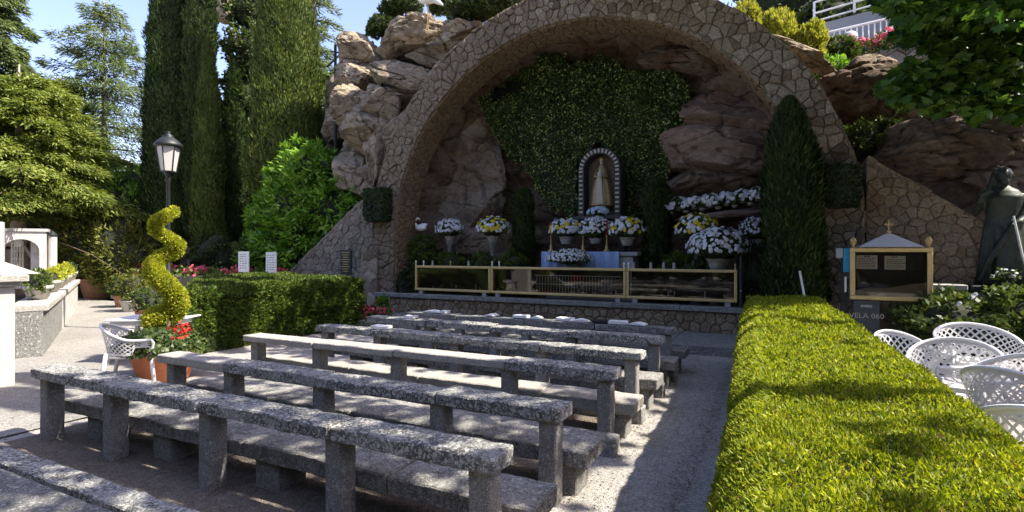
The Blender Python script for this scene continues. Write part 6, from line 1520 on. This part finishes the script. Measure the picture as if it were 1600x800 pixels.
thin = lump(np.c_[gx, gy, gx * 0], 3.7, 2) + .5 * lump(np.c_[gx, gy, gx * 0], 9, 4)
ok = unshade(P) & ((thin < .72) | (RNG.random(n) < .3)) & ((gx < -1.45) | ((thin < -.55) & (RNG.random(n) < .6)) | (gy > 9.6)); P = P[ok]
# sprays added only to cast shade bands on the path and shade the chairs
for x, y, rx, ry in ((-10.6, 6.6, 1.8, .30), (-12.6, 8.0, 2.0, .35), (-9.2, 5.2, 1.6, .22), (-16, 9.6, 2.5, .25), (-8.3, 3.3, 1.0, .22), (-9.4, 3.9, .8, .15), (1.9, 5.7, 1.0, .8)):
    k = 900; a = RNG.uniform(0, 2 * PI, k); rr = np.sqrt(RNG.random(k)); g1, g2 = x + rx * rr * np.cos(a), y + ry * rr * np.sin(a); hh = 8.6 + RNG.normal(0, .12, k); t = hh / SUN.z
    P = np.r_[P, np.c_[g1 + SUN.x * t, g2 + SUN.y * t, hh]]
dv_ = P - CP; zz__ = dv_ @ Fv; uu_ = 800 + F_PX * (dv_ @ Rv) / zz__; vv_ = HOR - F_PX * dv_[:, 2] / zz__; P = P[~((zz__ > 0) & (vv_ > -45) & (uu_ < 1340) & (uu_ > -50))]
TX, TYy = 6.8, 4.2
T = thing('maple_tree', 'broad maple tree at the right whose dark green branches overhang the upper right corner', 'tree', (TX, TYy, 0))
off = np.array([TX, TYy, 0]); m = len(P)
obj('unseen_crown', leaves('f', P - off, rdir(m), unit(rdir(m) * .5 + np.array([0, 0, 1.0])), .20 * RNG.uniform(.8, 1.3, m), .22 * RNG.uniform(.8, 1.3, m)), M['maple'], T)  # unseen part of the crown, leaves placed and dropped to shape the court's shade
# the low boughs seen in the photo
n = 48000; U_ = RNG.uniform(1360, 1680, n); V_ = RNG.uniform(-70, 200, n)
mp = [(1345, -70), (1372, 5), (1392, 28), (1420, 40), (1395, 62), (1450, 66), (1418, 96), (1390, 112), (1378, 140), (1392, 158), (1440, 165), (1452, 178), (1500, 168), (1520, 185), (1560, 176), (1600, 186), (1700, 190), (1700, -70)]
ok = inside_poly(U_ + 7 * np.sin(V_ * .15), V_ + 6 * np.sin(U_ * .11), mp); U_, V_ = U_[ok], V_[ok]; n = len(U_)
ok = lump(np.c_[U_ / 60, U_ * 0, V_ / 60], 2.2, 3) < .78; U_, V_ = U_[ok], V_[ok]; n = len(U_)
Dd = 8.2 + RNG.uniform(-1.3, 2.2, n) + (V_ < 40) * RNG.uniform(-.8, .8, n)
dr_ = Fv[None] + Rv[None] * ((U_ - 800) / F_PX)[:, None] + np.array([0, 0, 1.0])[None] * ((HOR - V_) / F_PX)[:, None]
P = CP + dr_ * Dd[:, None]; P = P[P[:, 2] < 9]; P = P[:25000]; m = len(P)
obj('lower_crown', leaves('f', P - off, unit(rdir(m) + np.array([-.5, -.2, -.5])), unit(rdir(m) * .7 + np.array([0, -.3, 1.0])), .135 * RNG.uniform(.7, 1.25, m), .135 * RNG.uniform(.7, 1.25, m), 'maple'), M['maple'], T)
obj('trunk', MB().path([(0, 0, -.2), (.05, 0, 1.5), (0, .1, 3.2), (-.1, .1, 5.0)], [.36, .28, .25, .20], 14), M['bark'], T, smooth=True)
for e_ in ([(0, .1, 3.0), (-1.0, 2.0, 4.6), (-2.0, 4.2, 5.2), (-3.0, 5.8, 5.4)], [(0, .1, 3.4), (.2, 3.0, 5.0), (-.4, 6.0, 5.6)], [(0, 0, 4.2), (-2.5, .5, 7.2), (-6.0, 1.5, 8.3), (-9.0, 2.0, 8.5)], [(0, 0, 4.6), (-2.0, -2.5, 7.2), (-4.5, -5.0, 8.3)], [(0, .1, 4.4), (-1.5, 3.5, 7.2), (-4.0, 6.5, 8.4)], [(0, 0, 4.8), (1.5, -1, 7.4), (2.5, -1.8, 8.6)], [(0, .1, 4.4), (1.2, 4, 7.6), (1.4, 7, 8.6)]):
    obj('limb', MB().path(e_, [.15 - .12 * i / (len(e_) - 1) for i in range(len(e_))], 8), M['bark'], T, smooth=True)

# ------------------------------------------------------------------ unseen trees behind and beside the visitors, added to cut skylight and reflections
rnd = random.Random(8); bl = []
for i in range(20):
    x = -30 + 46 * i / 19; bl += [(x, -9 - rnd.uniform(0, 3), rnd.uniform(5.5, 7.5), 3.0, 2.4, 4.0), (x + 1, -8.5, 2.2, 2.6, 1.8, 2.6)]
for i in range(8): bl += [(14 + rnd.uniform(0, 2), -6 + 3.6 * i, 4.4, 2.4, 2.6, 3.4), (13.5, -5 + 3.6 * i, 1.6, 2, 2.4, 2.0)]
o = bushmesh('unseen_trees', None, bl, 52000, .55, .34, M['woods']); o['kind'] = 'stuff'; tag(o, 'unseen dark belt of garden trees added behind and to the right of the court', 'woods')
o = obj('unseen_trees_core', core(bl, .8), M['darkcore'], smooth=True); o['kind'] = 'stuff'; tag(o, 'solid dark core of the unseen garden tree belt', 'woods')
